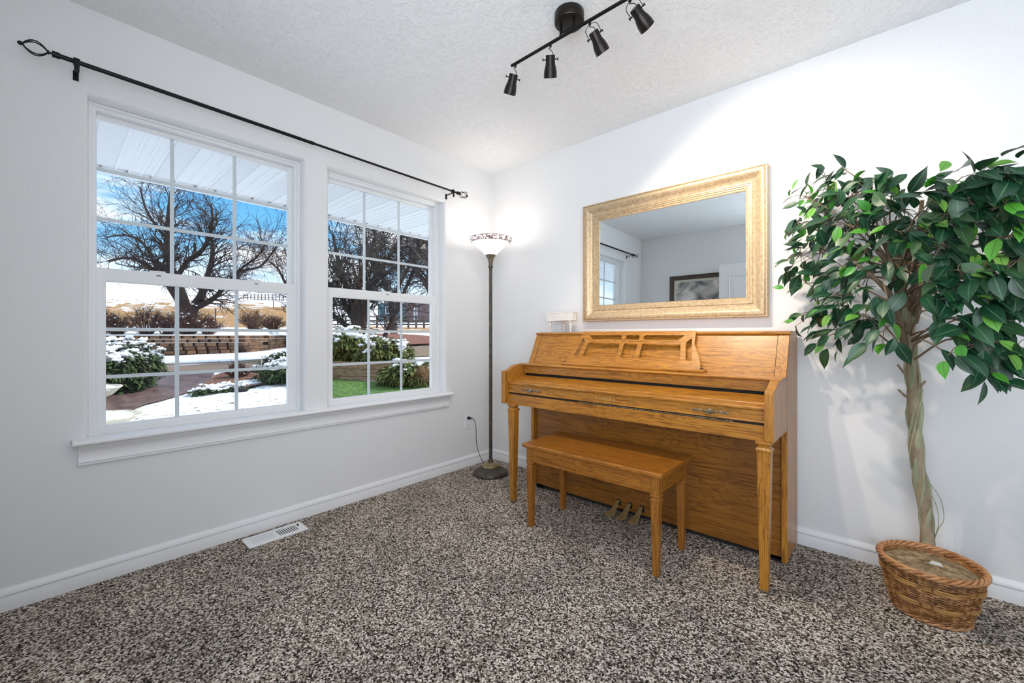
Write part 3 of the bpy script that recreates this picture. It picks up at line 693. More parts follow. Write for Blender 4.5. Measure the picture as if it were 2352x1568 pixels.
for i in range(14):
    r0 = (RT_-.012)*(1-i/13.5); ring = []
    for j in range(48):
        a = 2*math.pi*j/48; zz = HB-.022 + .016*(1-(r0/RT_)**2) + .004*math.sin(9*a+i) + rnd.uniform(-.002, .002); ring.append((PC.x+r0*math.cos(a), PC.y+r0*math.sin(a), zz))
    rings.append(ring)
f.loft(rings, True, True); obj('moss', f, moss, fic, smooth=True)
bark = simple_noise_mat('ficus_bark', (.21,.155,.095), (.40,.32,.215), 26, .8, .5, sc=(1,1,.4), bd=.004)
vine = simple_noise_mat('green_vine_bark', (.22,.24,.13), (.42,.42,.27), 30, .75, .5, sc=(1,1,.25), bd=.003)
tk = [at(2132,1283,1.800), at(2128,1200,1.80), at(2120,1130,1.80), at(2106,1040,1.795), at(2100,960,1.79), at(2098,880,1.785), at(2090,800,1.78), at(2086,730,1.775), at(2072,670,1.77), at(2058,620,1.77)]
tk = smoothpath(tk, 5)
f = MB(); nT = len(tk)
f.tube([tk[0]-Vector((0,0,.03))]+tk, [.027]+[lerp(.0235, .019, i/nT)*(1+.12*math.sin(i*.9)) for i in range(nT)], 14); obj('trunk', f, bark, fic, smooth=True)
def around(i, ang, r): 
    return tk[i] + Vector((math.cos(ang), math.sin(ang), 0))*r
for q, (ph, rr, w) in enumerate(((0.3, .017, .0115), (3.4, .016, .0105), (1.8, .020, .0060), (4.9, .020, .0055), (5.6, .022, .0035))):
    f = MB(); pts = [around(i, ph + i*.285, rr + .003*math.sin(i*.7+q)) for i in range(1, nT-8)]
    f.tube(pts, [w*(.9+.2*math.sin(i*1.3+q)) for i in range(len(pts))], 8); obj('vine', f, vine, fic, smooth=True)
f = MB()
f.tube(smoothpath([at(2136,1110,1.79), at(2160,1145,1.77), at(2168,1190,1.76), at(2155,1215,1.77), at(2143,1245,1.79)]), .0016, 5); obj('tendril', f, vine, fic, smooth=True); f = MB()
f.tube(smoothpath([at(2139,1135,1.79), at(2152,1165,1.77), at(2156,1200,1.77), at(2148,1232,1.78)]), .0015, 5); obj('tendril', f, vine, fic, smooth=True); f = MB()
f.tube(smoothpath([at(2079,945,1.79), at(2083,975,1.78), at(2092,1000,1.78)]), .0015, 5)
obj('tendril', f, vine, fic, smooth=True)
f = MB()
for a, b_, r0 in (((2098,905,1.78),(2125,875,1.74),.006), ((2080,910,1.78),(2064,895,1.76),.005), ((2080,860,1.78),(2062,838,1.76),.005)):
    f.tube([at(*a), at(*b_)], [r0, r0*.8], 8)
obj('pruned_stub', f, bark, fic, smooth=True)
# crown clumps: photo column, row, distance, spread (px), number of leaves
CL = [(1855,455,2.02,55,20),(1835,520,2.05,50,18),(1838,585,2.05,50,18),(1852,650,2.02,45,12),(1870,725,1.98,42,14),(1925,765,1.80,48,14),
 (1900,425,1.98,50,16),(1955,455,1.85,55,20),(1905,505,1.90,55,20),(1885,580,1.95,55,14),(1960,520,1.80,55,20),(1990,580,1.75,50,16),(1925,620,1.85,50,12),(1940,690,1.80,55,18),(1985,725,1.70,50,14),(2030,760,1.62,34,6),(1905,690,1.92,45,12),
 (2010,455,1.75,50,16),(2050,430,1.70,40,12),(2030,520,1.65,50,16),(2075,480,1.62,45,14),(2085,550,1.55,45,14),(2035,600,1.70,45,9),(1975,640,1.72,45,12),(2040,690,1.60,30,4),
 (2140,460,1.42,48,14),(2190,425,1.35,50,14),(2250,410,1.28,50,14),(2310,400,1.22,50,14),(2350,390,1.20,40,8),(2180,490,1.38,50,14),(2240,470,1.30,50,14),(2310,470,1.20,50,14),(2120,520,1.50,45,12),(2170,560,1.40,45,12),(2240,550,1.36,45,8),(2320,545,1.22,40,9),
 (2140,620,1.42,48,14),(2200,620,1.32,45,10),(2255,620,1.28,45,12),(2310,620,1.22,45,12),(2150,680,1.40,35,6),(2215,670,1.32,40,9),(2270,680,1.30,40,12),(2325,690,1.30,40,8),
 (2200,735,1.36,32,9),(2235,755,1.38,35,9),(2285,740,1.36,35,9),(2180,815,1.30,30,5),(2245,795,1.34,35,8),(2300,810,1.28,32,6),(2275,858,1.30,22,7),(2352,450,1.22,45,10),(2352,520,1.24,40,9),(2350,600,1.22,36,7),(2350,655,1.26,30,6),(2330,800,1.25,30,6),(1935,385,1.90,12,3),(2330,470,1.55,60,12),(2250,520,1.62,60,12),(2150,560,1.70,60,12)]
leafd = mat('leaf_deep_green', (.03,.12,.045), .42); t, b, l = parts(leafd)
g1 = t.nodes.new('ShaderNodeNewGeometry'); rg = ramp(t, [(0, (.005,.034,.012)), (.45, (.008,.052,.020)), (.8, (.014,.080,.028)), (1, (.050,.10,.035))]); l(g1.outputs['Random Per Island'], rg.inputs[0]); l(rg.outputs[0], b.inputs['Base Color'])
b.inputs['Coat Weight'].default_value = .1; b.inputs['Coat Roughness'].default_value = .4
leafl = mat('leaf_bright_green', (.06,.30,.035), .42); t, b, l = parts(leafl)
g1 = t.nodes.new('ShaderNodeNewGeometry'); rg = ramp(t, [(0, (.035,.22,.020)), (.6, (.08,.30,.025)), (1, (.20,.38,.07))]); l(g1.outputs['Random Per Island'], rg.inputs[0]); l(rg.outputs[0], b.inputs['Base Color'])
for m_, rc_ in ((leafd, (.07,.17,.075)), (leafl, (.03,.16,.02))):
    t, b, l = parts(m_); va = t.nodes.new('ShaderNodeVertexColor'); va.layer_name = 'rib'; rr_ = ramp(t, [(.90, (0,0,0)), (.97, (1,1,1))]); l(va.outputs[0], rr_.inputs[0])
    old = b.inputs['Base Color'].links[0].from_socket; l(mixc(t, rr_.outputs[0], old, rc_), b.inputs['Base Color'])
    b = m_.node_tree.nodes['Principled BSDF']; b.inputs['Subsurface Weight'].default_value = 0
vein = mat('leaf_vein', (.10,.22,.10), .5)
twig = mat('twig_brown', (.20,.145,.09), .8)
fol = MB(); br = MB()
LPF = [(0, .05), (.05, .26), (.12, .54), (.22, .82), (.34, .97), (.46, 1.0), (.58, .93), (.69, .77), (.78, .56), (.86, .33), (.92, .17), (1.0, .01)]
def leaf(mb, p, d, nrm, ln, wd, mi):
    mb.mi = mi
    d = d.normalized(); s = d.cross(nrm)
    if s.length < .05: s = d.cross(Vector((.3, .8, .2)))
    s.normalize(); n_ = s.cross(d).normalized(); rings = []
    droop = rnd.uniform(.12, .32); fold = rnd.uniform(.15, .4)
    for u, w in LPF:
        c = p + d*(ln*u) - n_*(ln*droop*u*u)
        hw = wd*w/2; rings.append([c - s*hw + n_*hw*fold, c, c + s*hw + n_*hw*fold])
    mb.loft(rings, False, False)
tops = [tk[-1], tk[-4], tk[-7], tk[-10]]
for stem in ([(2088,770,1.78),(2070,700,1.775),(2045,600,1.77),(2030,520,1.76)], [(2092,760,1.78),(2098,680,1.74),(2108,600,1.69),(2112,520,1.63),(2118,460,1.58)], [(2100,740,1.77),(2120,670,1.68),(2150,600,1.58),(2185,530,1.48)], [(2080,800,1.78),(2050,690,1.74),(2010,640,1.72),(1960,600,1.74)]):
    br.tube(smoothpath([at(*q) for q in stem]), [lerp(.014, .006, i/(4*len(stem)-4)) for i in range(4*len(stem)-3)], 8)
for ci, (px, py, d, spx, nl) in enumerate(CL):
    c = at(px, py, d)
    for _ in range(2):
        if c.y > -.10: c.y = -.10
    # branch from the trunk top to the clump
    src = tk[-1 - (ci*3) % 12] if py < 720 else tk[-14 - (ci % 5)]
    if c.z > 1.45: src = tk[-1 - (ci % 4)]
    mid = src.lerp(c, .5) + Vector((0, 0, .05)) + Vector((rnd.uniform(-.03, .03), rnd.uniform(-.03, .03), rnd.uniform(-.01, .03)))
    br.tube(smoothpath([src, mid, c], 5), [lerp(.0048, .0020, i/10) for i in range(11)], 5)
    sp_m = spx/F*d*1.05
    for k in range(int(nl*1.25)):
        o_ = Vector([max(-.85, min(.85, rnd.gauss(0, .5))) for _q in range(3)])*sp_m
        p = c + o_
        if p.y > -.07: p.y = -.07 - rnd.uniform(0, .05)
        out = (p - Vector((2.68, -.42, 1.30))); out.z *= .35
        if out.length < .05: out = Vector((1, 0, 0))
        dirv = out.normalized()*.55 + Vector((rnd.uniform(-.5, .5), rnd.uniform(-.5, .5), rnd.uniform(-.95, .15)))
        nr = Vector((rnd.uniform(-.5, .5), rnd.uniform(-1.0, .1), rnd.uniform(.3, 1.1)))
        young = rnd.random() < (.15 if px > 1880 else .30)
        ln = rnd.uniform(.066, .105)*(.74 if young else 1)*(.80 if px < 1880 else 1.0)
        if p.x + dirv.x*ln < 2.215: continue
        if p.y + dirv.y*ln > -.015: dirv.y = -abs(dirv.y)
        leaf(fol, p, dirv, nr, ln, ln*rnd.uniform(.42, .53), 1 if young else 0)
        if k % 2 == 0:
            q = c.lerp(p, .4) + Vector((0, 0, .01)); br.tube([c, q, p], [.0018, .0014, .001], 4)
obj('branches', br, [twig], fic, smooth=True)
fo = obj('foliage', fol, [leafd, leafl], fic, smooth=True)
ca = fo.data.color_attributes.new('rib', 'FLOAT_COLOR', 'POINT')
for i in range(len(fo.data.vertices)): v_ = 1.0 if i % 3 == 1 else 0.0; ca.data[i].color = (v_, v_, v_, 1)
f = MB(); sc0 = at(2150,1316,1.655); f.blob((sc0.x, sc0.y, .194), (.018, .011, .010), 5, .3, 14, 8)
tag(obj('pebble', f, mat('pale_stone', (.62,.60,.58), .7), smooth=True), 'small pale grey stone lying on the moss at the front rim of the wicker basket', 'stone')
# ------------------------------------------------------------------ outside: yard, planting, trees, neighbours
soffm = mat('white_aluminium', (.86,.87,.88), .45)
perf = mat('perforated_aluminium', (.8,.8,.8), .5); t, b, l = parts(perf)
vo = t.nodes.new('ShaderNodeTexVoronoi'); vo.inputs['Scale'].default_value = 110; vo.inputs['Randomness'].default_value = 0; l(geovec(t), vo.inputs['Vector'])
rp_ = ramp(t, [(.28, (.58,.60,.63)), (.36, (.82,.83,.85))]); l(vo.outputs['Distance'], rp_.inputs[0]); l(rp_.outputs[0], b.inputs['Base Color'])
ev = thing('eave_soffit', 'white ribbed and perforated eave soffit overhanging the windows outside', 'soffit', (-.9, -1.2, 2.35))
ZS = 2.35; XO = -1.66
f = MB(); f.box(XO, -WT, -5, 3.2, ZS, ZS+.02)
y = -4.9
while y < 3.1:
    for dy in (-.075, .075, .150, .295-.075): f.box(XO, -WT, y+dy-.006, y+dy+.006, ZS-.008, ZS)
    y += .355
obj('ribbed_panels', f, soffm, ev)
f = MB(); y = -4.9
while y < 3.1:
    f.box(XO+.01, -WT-.01, y-.060, y+.060, ZS-.003, ZS); y += .355
o = obj('perforated_strip', f, perf, ev); o['kind'] = 'stuff'
f = MB(); f.box(XO-.10, XO, -5, 3.2, ZS-.022, ZS+.12); f.box(XO-.012, XO+.012, -5, 3.2, ZS-.034, ZS); obj('fascia', f, soffm, ev)
f = MB(); y = -4.8
while y < 3.1: f.box(XO+.012, XO+.030, y-.006, y+.006, ZS-.012, ZS-.004); y += .14
o = obj('trim_nail', f, mat('grey_nail', (.3,.3,.32), .5), ev); o['kind'] = 'stuff'

snow = simple_noise_mat('fresh_snow', (.90,.92,.95), (.94,.95,.97), 3, .7, .5, bd=.05, geo=True)
snows = mat('grassy_snow', (.92,.93,.95), .7); t, b, l = parts(snows)
n1 = noise(t, 9, 6, .75, .2, geovec(t)); r1 = ramp(t, [(.37, (.03,.035,.02)), (.41, (.45,.48,.40)), (.455, (.93,.94,.96))]); l(n1.outputs['Fac'], r1.inputs[0]); l(r1.outputs[0], b.inputs['Base Color']); bump(snows, n1.outputs['Fac'], .4, .04)
pathm = simple_noise_mat('wet_red_concrete', (.10,.058,.050), (.22,.145,.13), 1.6, .35, .2, geo=True, sc=(1,2.5,1))
drivem = mat('gravel_driveway', (.3,.22,.16), .9); t, b, l = parts(drivem)
n1 = noise(t, 60, 4, .7, 0, geovec(t)); r1 = ramp(t, [(.3, (.10,.066,.042)), (.6, (.30,.215,.145))]); l(n1.outputs['Fac'], r1.inputs[0])
n2 = noise(t, .55, 4, .6, .5, geovec(t, (1,.35,1))); r2 = ramp(t, [(.58, (0,0,0)), (.68, (1,1,1))]); l(n2.outputs['Fac'], r2.inputs[0])
l(mixc(t, r2.outputs[0], r1.outputs[0], (.90,.90,.92)), b.inputs['Base Color'])
mulch = mat('leaf_mulch', (.1,.05,.03), .9); t, b, l = parts(mulch)
n1 = noise(t, 26, 5, .75, .3, geovec(t)); r1 = ramp(t, [(.36, (.035,.018,.014)), (.50, (.19,.075,.045)), (.60, (.32,.15,.08)), (.66, (.90,.90,.92))]); l(n1.outputs['Fac'], r1.inputs[0]); l(r1.outputs[0], b.inputs['Base Color']); bump(mulch, n1.outputs['Fac'], .8, .04)
mulchr = simple_noise_mat('red_bark_mulch', (.10,.035,.022), (.34,.14,.09), 22, .9, .6, geo=True)
grassm = simple_noise_mat('lawn_grass', (.025,.075,.012), (.13,.24,.04), 14, .8, .8, geo=True)
fieldm = mat('snowy_golden_field', (.6,.5,.3), .9); t, b, l = parts(fieldm)
vc = t.nodes.new('ShaderNodeVertexColor'); vc.layer_name = 'grass'
n1 = noise(t, .55, 6, .7, .2, geovec(t, (.30,1,2))); 
ad = t.nodes.new('ShaderNodeMath'); ad.operation = 'ADD'; sb = t.nodes.new('ShaderNodeSeparateColor'); l(vc.outputs[0], sb.inputs[0]); l(sb.outputs[0], ad.inputs[0]); l(n1.outputs['Fac'], ad.inputs[1])
r1 = ramp(t, [(.88, (0,0,0)), (1.06, (1,1,1))]); l(ad.outputs[0], r1.inputs[0])
n2 = noise(t, 2.0, 6, .75, 0, geovec(t, (.4,1,2))); r2 = ramp(t, [(.3, (.20,.085,.03)), (.5, (.38,.20,.06)), (.68, (.52,.36,.16))]); l(n2.outputs['Fac'], r2.inputs[0])
l(mixc(t, r1.outputs[0], (.90,.91,.94), r2.outputs[0]), b.inputs['Base Color'])

def yard(d): return interp(d, [0, 5, 8, 11, 17, 25, 40], [-.4, -.3, -.15, .13, .305, .45, .6])
def dep(x, y): return (Vector((x, y, 0)) - Vector((CAM.x, CAM.y, 0))).dot(fw)
def lat(x, y): return (Vector((x, y, 0)) - Vector((CAM.x, CAM.y, 0))).dot(rt)
def right_rise(d): return interp(d, [0, 11, 17, 20, 25, 35, 50, 80, 120, 200, 320], [0, .13, .50, .80, 1.13, 1.65, 2.4, 4.2, 7.0, 14, 24])
def hill(d): return interp(d, [0, 17, 22, 30, 40, 70, 100, 150, 220, 320], [1.08, 1.10, 1.40, 1.80, 2.57, 6.2, 10.5, 18, 27, 36])
def zg(x, y):          # lower yard; towards +y it climbs gently to the neighbour's field
    d = dep(x, y); s = lat(x, y)/max(d, .1)
    k = min(1, max(0, (s+.50)/.06)); return lerp(yard(d), max(yard(d) if d < 12 else -9, right_rise(d)), k) if d > 11 else yard(d)
def ground_hit(px, py, fn=None):
    fn = fn or zg; lo = 2.5; st = .1
    while lo < 300:
        p = at(px, py, lo)
        if p.z <= fn(p.x, p.y): return Vector((p.x, p.y, fn(p.x, p.y)))
        lo += st; st *= 1.01
    return Vector((p.x, p.y, fn(p.x, p.y)))
def grid_mesh(xs, ys, fn, dz=0):
    f = MB(); n = len(ys)
    f.v = [Vector((x, y, fn(x, y)+dz)) for x in xs for y in ys]
    for i in range(len(xs)-1):
        for j in range(n-1): f.face((i*n+j, i*n+j+1, (i+1)*n+j+1, (i+1)*n+j))
    return f
xs = [-.17 - i*.45 for i in range(72)]; ys = [-9 + j*.6 for j in range(66)]
struct('ground', grid_mesh(xs, ys, zg), snows, smooth=True)
# retaining wall line (near edge of the upper terrace)
def wd(s): return interp(s, [-1.25, -.98, -.81, -.66, -.60, -.54, -.50], [16.4, 16.5, 16.7, 18.5, 20.5, 25, 29])
WL = []
for i in range(61):
    s = -1.25 + .75*i/60; d = wd(s); p = Vector((CAM.x, CAM.y, 0)) + (fw+rt*s)*d; WL.append((p, d, s))
far = [0, .4, 1.5, 4, 8, 14, 22, 32, 45, 60, 80, 110, 150, 210, 300]
f = MB(); cols = []; gr = []
for p, d, s in WL:
    for q in far:
        dd = d+.25+q; pp = Vector((CAM.x, CAM.y, 0)) + (fw+rt*s)*dd; z = hill(dd) if q > 0 else 1.10
        pp.z = z + (.5*math.sin(pp.x*.11)+.4*math.sin(pp.y*.07))*min(1, q/60)
        f.v.append(pp); gr.append(interp(dd, [20, 24, 27, 58, 66, 80, 150], [.1, .14, .62, .60, .42, .36, .05]) if s < -.5 else .3)
n = len(far)
for i in range(len(WL)-1):
    for j in range(n-1): f.face((i*n+j, (i+1)*n+j, (i+1)*n+j+1, i*n+j+1))
def with_grass(o, vals):
    me = o.data; ca = me.color_attributes.new('grass', 'FLOAT_COLOR', 'POINT')
    for i, v in enumerate(vals): ca.data[i].color = (v, v, v, 1)
hillo = struct('hillside', f, fieldm, smooth=True); with_grass(hillo, gr)
# neighbour's field seen through the right window
f = MB(); gr = []; ds = [19, 22, 25, 28, 32, 36, 42, 50, 60, 75, 95, 130, 180, 260]
for i in range(31):
    s = -.51 + .50*i/30
    for dd in ds:
        pp = Vector((CAM.x, CAM.y, 0)) + (fw+rt*s)*dd; pp.z = right_rise(dd) + (0.0 if dd > 19 else -.1) + .02
        f.v.append(pp); gr.append(interp(dd, [22, 25, 27, 30, 40, 50, 80], [.5, .10, .1, .48, .52, .20, .2]))
n = len(ds)
for i in range(30):
    for j in range(n-1): f.face((i*n+j, (i+1)*n+j, (i+1)*n+j+1, i*n+j+1))
o = struct('field', f, fieldm, smooth=True); with_grass(o, gr)

def strip(name, near, farp, m, dz=.02, rows=6, sub=10):
    """flat paving between two outlines that follow the ground (image-independent world points)"""
    def dens(pl):
        pts = [ground_hit(*q) for q in pl]; pts = smoothpath(pts, 6); L_ = [0]
        for a, b_ in zip(pts, pts[1:]): L_.append(L_[-1]+(b_-a).length)
        return [Vector(tuple(interp(L_[-1]*i/(sub*4), L_, [p[k] for p in pts]) for k in range(3))) for i in range(sub*4+1)]
    A_, B_ = dens(near), dens(farp); f = MB()
    for a, b_ in zip(A_, B_):
        for r in range(rows+1):
            p = a.lerp(b_, r/rows); p.z = zg(p.x, p.y)+dz; f.v.append(p)
    for i in range(len(A_)-1):
        for r in range(rows):
            q = i*(rows+1)+r; f.face((q, q+1, q+rows+2, q+rows+1))
    return struct(name, f, m, smooth=True)
strip('path', [(60,1030),(240,985),(322,940),(366,924),(408,912),(446,900),(470,884),(492,866)], [(-60,884),(60,880),(200,872),(300,868),(366,864),(420,862),(460,861),(492,860)], pathm, .03)
strip('driveway', [(-60,868),(120,862),(366,857),(490,855),(570,851),(700,843),(780,834),(900,823),(1100,816)], [(-60,840),(120,838),(366,837),(490,833),(570,829),(660,820),(780,804),(900,797),(1100,790)], drivem, .02)
strip('mulch_bed', [(462,896),(510,893),(560,895),(600,890),(660,879),(760,868)], [(492,868),(520,858),(560,854),(600,852),(660,848),(760,842)], mulch, .05)
strip('lawn', [(700,990),(800,960),(900,930),(1000,920)], [(700,880),(765,873),(880,880),(1000,885)], grassm, .03)
strip('bark_mulch', [(765,800),(860,796),(930,797),(1000,795)], [(765,774),(860,771),(930,772),(1000,778)], mulchr, .12)

def place(px, py): return ground_hit(px, py)
# ---- retaining wall of single blocks
blockm = mat('tumbled_block', (.2,.12,.08), .9); t, b, l = parts(blockm)
g1 = t.nodes.new('ShaderNodeNewGeometry'); rg = ramp(t, [(0, (.060,.030,.017)), (.4, (.12,.062,.032)), (.75, (.19,.095,.045)), (1, (.12,.078,.052))]); l(g1.outputs['Random Per Island'], rg.inputs[0])
n1 = noise(t, 8, 4, .6, 0, geovec(t)); r1 = ramp(t, [(.3, (.6,.6,.6)), (.65, (1.15,1.15,1.15))]); l(n1.outputs['Fac'], r1.inputs[0]); l(mixc(t, 1, rg.outputs[0], r1.outputs[0], 'MULTIPLY'), b.inputs['Base Color'])
rw = thing('retaining_wall', 'low retaining wall of tumbled brown blocks beyond the driveway', 'retaining wall', tuple(WL[20][0]))
dense = []; Lw = [0]
for a, b_ in zip(WL, WL[1:]): Lw.append(Lw[-1]+(b_[0]-a[0]).length)
def wl(u): return Vector(tuple(interp(u, Lw, [w[0][k] for w in WL]) for k in range(2))+(0,))
f = MB(); bh = .155
for r in range(7):
    u = (r % 2)*.2
    while u < Lw[-1]-.5:
        w_ = .40+rnd.uniform(-.03, .03); a, b_ = wl(u+.01), wl(u+w_-.01); t_ = (b_-a).normalized(); nn = Vector((t_.y, -t_.x, 0))
        if nn.dot(fw) > 0: nn = -nn
        z1 = 1.10 - r*bh; z0 = z1-bh+.014; o_ = rnd.uniform(.0, .02)
        A1 = a + nn*o_; B1 = b_ + nn*o_; M1 = (a+b_)/2 + nn*(o_+.05)
        f.loft([[A1-nn*.3+Vector((0,0,z)), A1+t_*.02+nn*.02*0+Vector((0,0,z)), A1+t_*.05+nn*.04+Vector((0,0,z+(0.01 if z == z0 else -.01))), B1-t_*.05+nn*.04+Vector((0,0,z+(0.01 if z == z0 else -.01))), B1-t_*.02+Vector((0,0,z)), B1-nn*.3+Vector((0,0,z))] for z in (z0, z1)])
        u += w_
obj('block_courses', f, blockm, rw)
f = MB()
for i in range(len(WL)-1):
    a, b_ = WL[i][0], WL[i+1][0]; dv = fw
    f.loft([[a+dv*q+Vector((0,0,z)) for q, z in ((.02,1.10),(.10,1.135),(.5,1.13),(.5,1.09))], [b_+dv*q+Vector((0,0,z)) for q, z in ((.02,1.10),(.10,1.135),(.5,1.13),(.5,1.09))]])
obj('snow_cap', f, snow, rw)

# ---- shrubs
tw_red = simple_noise_mat('russet_twigs', (.045,.016,.012), (.13,.060,.042), 6, .9, 0)
tw_dark = simple_noise_mat('dark_bare_bark', (.014,.007,.006), (.050,.028,.022), 3, .9, 0)
tw_grey = simple_noise_mat('grey_bare_bark', (.022,.016,.014), (.070,.056,.050), 3, .9, 0)
jun = mat('juniper_green', (.05,.1,.03), .85); t, b, l = parts(jun)
g1 = t.nodes.new('ShaderNodeNewGeometry'); rg = ramp(t, [(0, (.012,.028,.010)), (.5, (.035,.070,.020)), (1, (.13,.20,.05))]); l(g1.outputs['Random Per Island'], rg.inputs[0]); l(rg.outputs[0], b.inputs['Base Color'])
jung = mat('juniper_olive', (.1,.12,.04), .85); t, b, l = parts(jung)
g1 = t.nodes.new('ShaderNodeNewGeometry'); rg = ramp(t, [(0, (.03,.055,.015)), (.5, (.12,.15,.035)), (1, (.26,.28,.08))]); l(g1.outputs['Random Per Island'], rg.inputs[0]); l(rg.outputs[0], b.inputs['Base Color'])
def twiggy(c, r, h, n, m, label, cat='shrub', group=None, seed=0, snowdots=0, name='bare_shrub', th=.009):
    q = random.Random(seed); f = MB(); root = thing(name, label, cat, tuple(c), group)
    tips = []
    for i in range(n):
        a = q.uniform(0, 6.28); rr = q.random()**.6; tx = Vector((math.cos(a)*rr*r, math.sin(a)*rr*r, h*(1-.5*rr*rr)*q.uniform(.75, 1.08)))
        b0 = Vector((math.cos(a), math.sin(a), 0))*q.uniform(0, r*.25); mid = b0.lerp(tx, .5)+Vector((q.uniform(-1,1),q.uniform(-1,1),q.uniform(0,1)))*h*.10
        f.tube([c+b0, c+mid, c+tx], [th*1.4, th, th*.5], 3)
        for _ in range(4):
            s0 = c+mid.lerp(tx, q.uniform(0, .9)); d = Vector((q.uniform(-1,1), q.uniform(-1,1), q.uniform(-.1,1.3)))*h*.2
            f.tube([s0, s0+d], [th*.8, th*.4], 3); tips.append(s0+d)
    obj('twigs', f, m, root)
    if snowdots:
        f = MB()
        for _ in range(snowdots):
            p = q.choice(tips); s_ = q.uniform(.018, .040)*h; f.blob(p, (s_*1.2, s_*1.2, s_*.7), _, .2, 6, 4)
        obj('snow', f, snow, root)['kind'] = 'stuff'
    return root
def terr(px, d): 
    p = at(px, 770, d); p.z = hill(d); return p
for i, (px, d, r, h) in enumerate(((225,18.3,.75,1.1),(268,18.0,.55,.85),(335,18.2,.70,1.15),(385,18.0,.50,.80),(432,18.0,.75,1.20),(478,18.2,.55,.80),(585,21.5,.75,1.0),(628,22.5,.65,.75))):
    lab = ['russet bare shrub at the left window\'s left jamb, behind the block wall','small greyish bare shrub second from the left above the block wall','tall russet bare shrub left of the forked tree trunk','low bare shrub just left of the forked trunk base','dense russet shrub growing around the forked trunk base','low wide bare shrub just right of the forked trunk','round russet bare shrub above the block wall in the right pane','lowest bare shrub above the right end of the block wall'][i]
    c = terr(px, d); c.z -= .05; twiggy(c, r*1.25, h*1.1, 120, tw_red, lab, group='bare shrubs above the retaining wall', seed=i, snowdots=26)

def juniper(name, c, rx, ry, rz, n, m, label, seed, snow_n, droop=.4, ls=.16, zmin=0.0, ang=0):
    q = random.Random(seed); root = thing(name, label, 'shrub', tuple(c)); f = MB(); sn = MB()
    ca, sa = math.cos(ang), math.sin(ang)
    lob = [(q.uniform(-.6,.6), q.uniform(-.6,.6), q.uniform(.4,1), q.uniform(.35,.55)) for _ in range(9)]
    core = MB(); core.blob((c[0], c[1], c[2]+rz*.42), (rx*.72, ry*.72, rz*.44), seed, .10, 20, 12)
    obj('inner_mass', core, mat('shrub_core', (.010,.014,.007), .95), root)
    def W(x, y, z): return Vector((c[0]+x*ca-y*sa, c[1]+x*sa+y*ca, c[2]+z))
    for i in range(n):
        a = q.uniform(0, 6.28); t_ = math.acos(q.uniform(-.75, 1)); k = q.uniform(.78, 1.0)*(1+.14*math.sin(3*a+seed)*math.sin(2*t_)+.08*math.sin(7*a+5*t_))
        x, y, z = rx*k*math.sin(t_)*math.cos(a), ry*k*math.sin(t_)*math.sin(a), max(zmin, rz*.45+rz*.55*k*math.cos(t_))
        o_ = W(x, y, z); d = (W(x*1.2, y*1.2, z) - W(x, y, z)).normalized()*1.0 + Vector((q.uniform(-.6,.6), q.uniform(-.6,.6), q.uniform(-.5,.7)))
        d.normalize(); ln = ls*q.uniform(.6, 1.4); s_ = d.cross(Vector((0,0,1))); s_ = s_.normalized() if s_.length > .01 else Vector((1,0,0)); w_ = ln*.16
        dn = Vector((0, 0, -droop*ln))
        for j in range(4):
            d2 = (d + s_*q.uniform(-.7,.7) + Vector((0,0,q.uniform(-.4,.5)))).normalized(); s2 = d2.cross(Vector((q.uniform(-.4,.4),q.uniform(-.4,.4),1))).normalized()
            f.loft([[o_-s2*w_*.5, o_+s2*w_*.5], [o_+d2*ln*.5-s2*w_*.8+dn*.2, o_+d2*ln*.5+s2*w_*.8+dn*.2], [o_+d2*ln+dn-s2*.003, o_+d2*ln+dn+s2*.003]], False, False)
        if i < snow_n and t_ < 1.15 + .2*math.sin(5*a):
            s3 = q.uniform(.4, 1.6)*ls*.46; o3 = o_ + d*ln*.5 + Vector((0,0,.025)); sn.blob(o3, (s3*q.uniform(.5,1.3), s3*q.uniform(.5,1.3), s3*.48), i, .4, 8, 5)
    obj('foliage', f, m, root)
    if snow_n: obj('snow', sn, snow, root, smooth=True)['kind'] = 'stuff'
    return root
def along(px, py): 
    g_ = place(px, py); return (g_.x, g_.y, g_.z-.05)
juniper('juniper', along(238, 905), .66, .95, 1.15, 1800, jun, 'large snow-capped dark juniper in the lower left window pane', 3, 1300, ls=.12)
juniper('juniper', along(675, 876), .75, .70, .55, 600, jun, 'spreading snowy juniper at the right edge of the left window', 4, 420, ls=.12)
juniper('juniper', along(655, 852), .55, .55, .55, 400, jun, 'dark green juniper behind the snowy one beside the driveway', 5, 90, ls=.12)
juniper('creeping_juniper', along(612, 856), .45, .30, .22, 200, jun, 'small flat snowy juniper next to the thin stake', 6, 140, ls=.10)
juniper('creeping_juniper', along(540, 893), .85, .30, .12, 420, jun, 'creeping ground juniper buried in snow along the curve of the path', 8, 600, ls=.10, ang=1.9)
twiggy(Vector(along(548, 870)), .30, .46, 90, tw_red, 'small leafy red-twigged shrub in the mulch bed by the path', seed=21, snowdots=20, name='red_twig_shrub', th=.010)
st = MB(); a = place(597, 862); st.tube([a, a+Vector((.02,.05,.48))], .012, 6); st.tube([a+Vector((.02,.05,.48))-rt*.11, a+Vector((.02,.05,.47))+rt*.02], .007, 6)
tag(obj('garden_stake', st, mat('pale_stake', (.75,.68,.5), .6)), 'thin pale garden stake leaning in the mulch bed', 'stake')
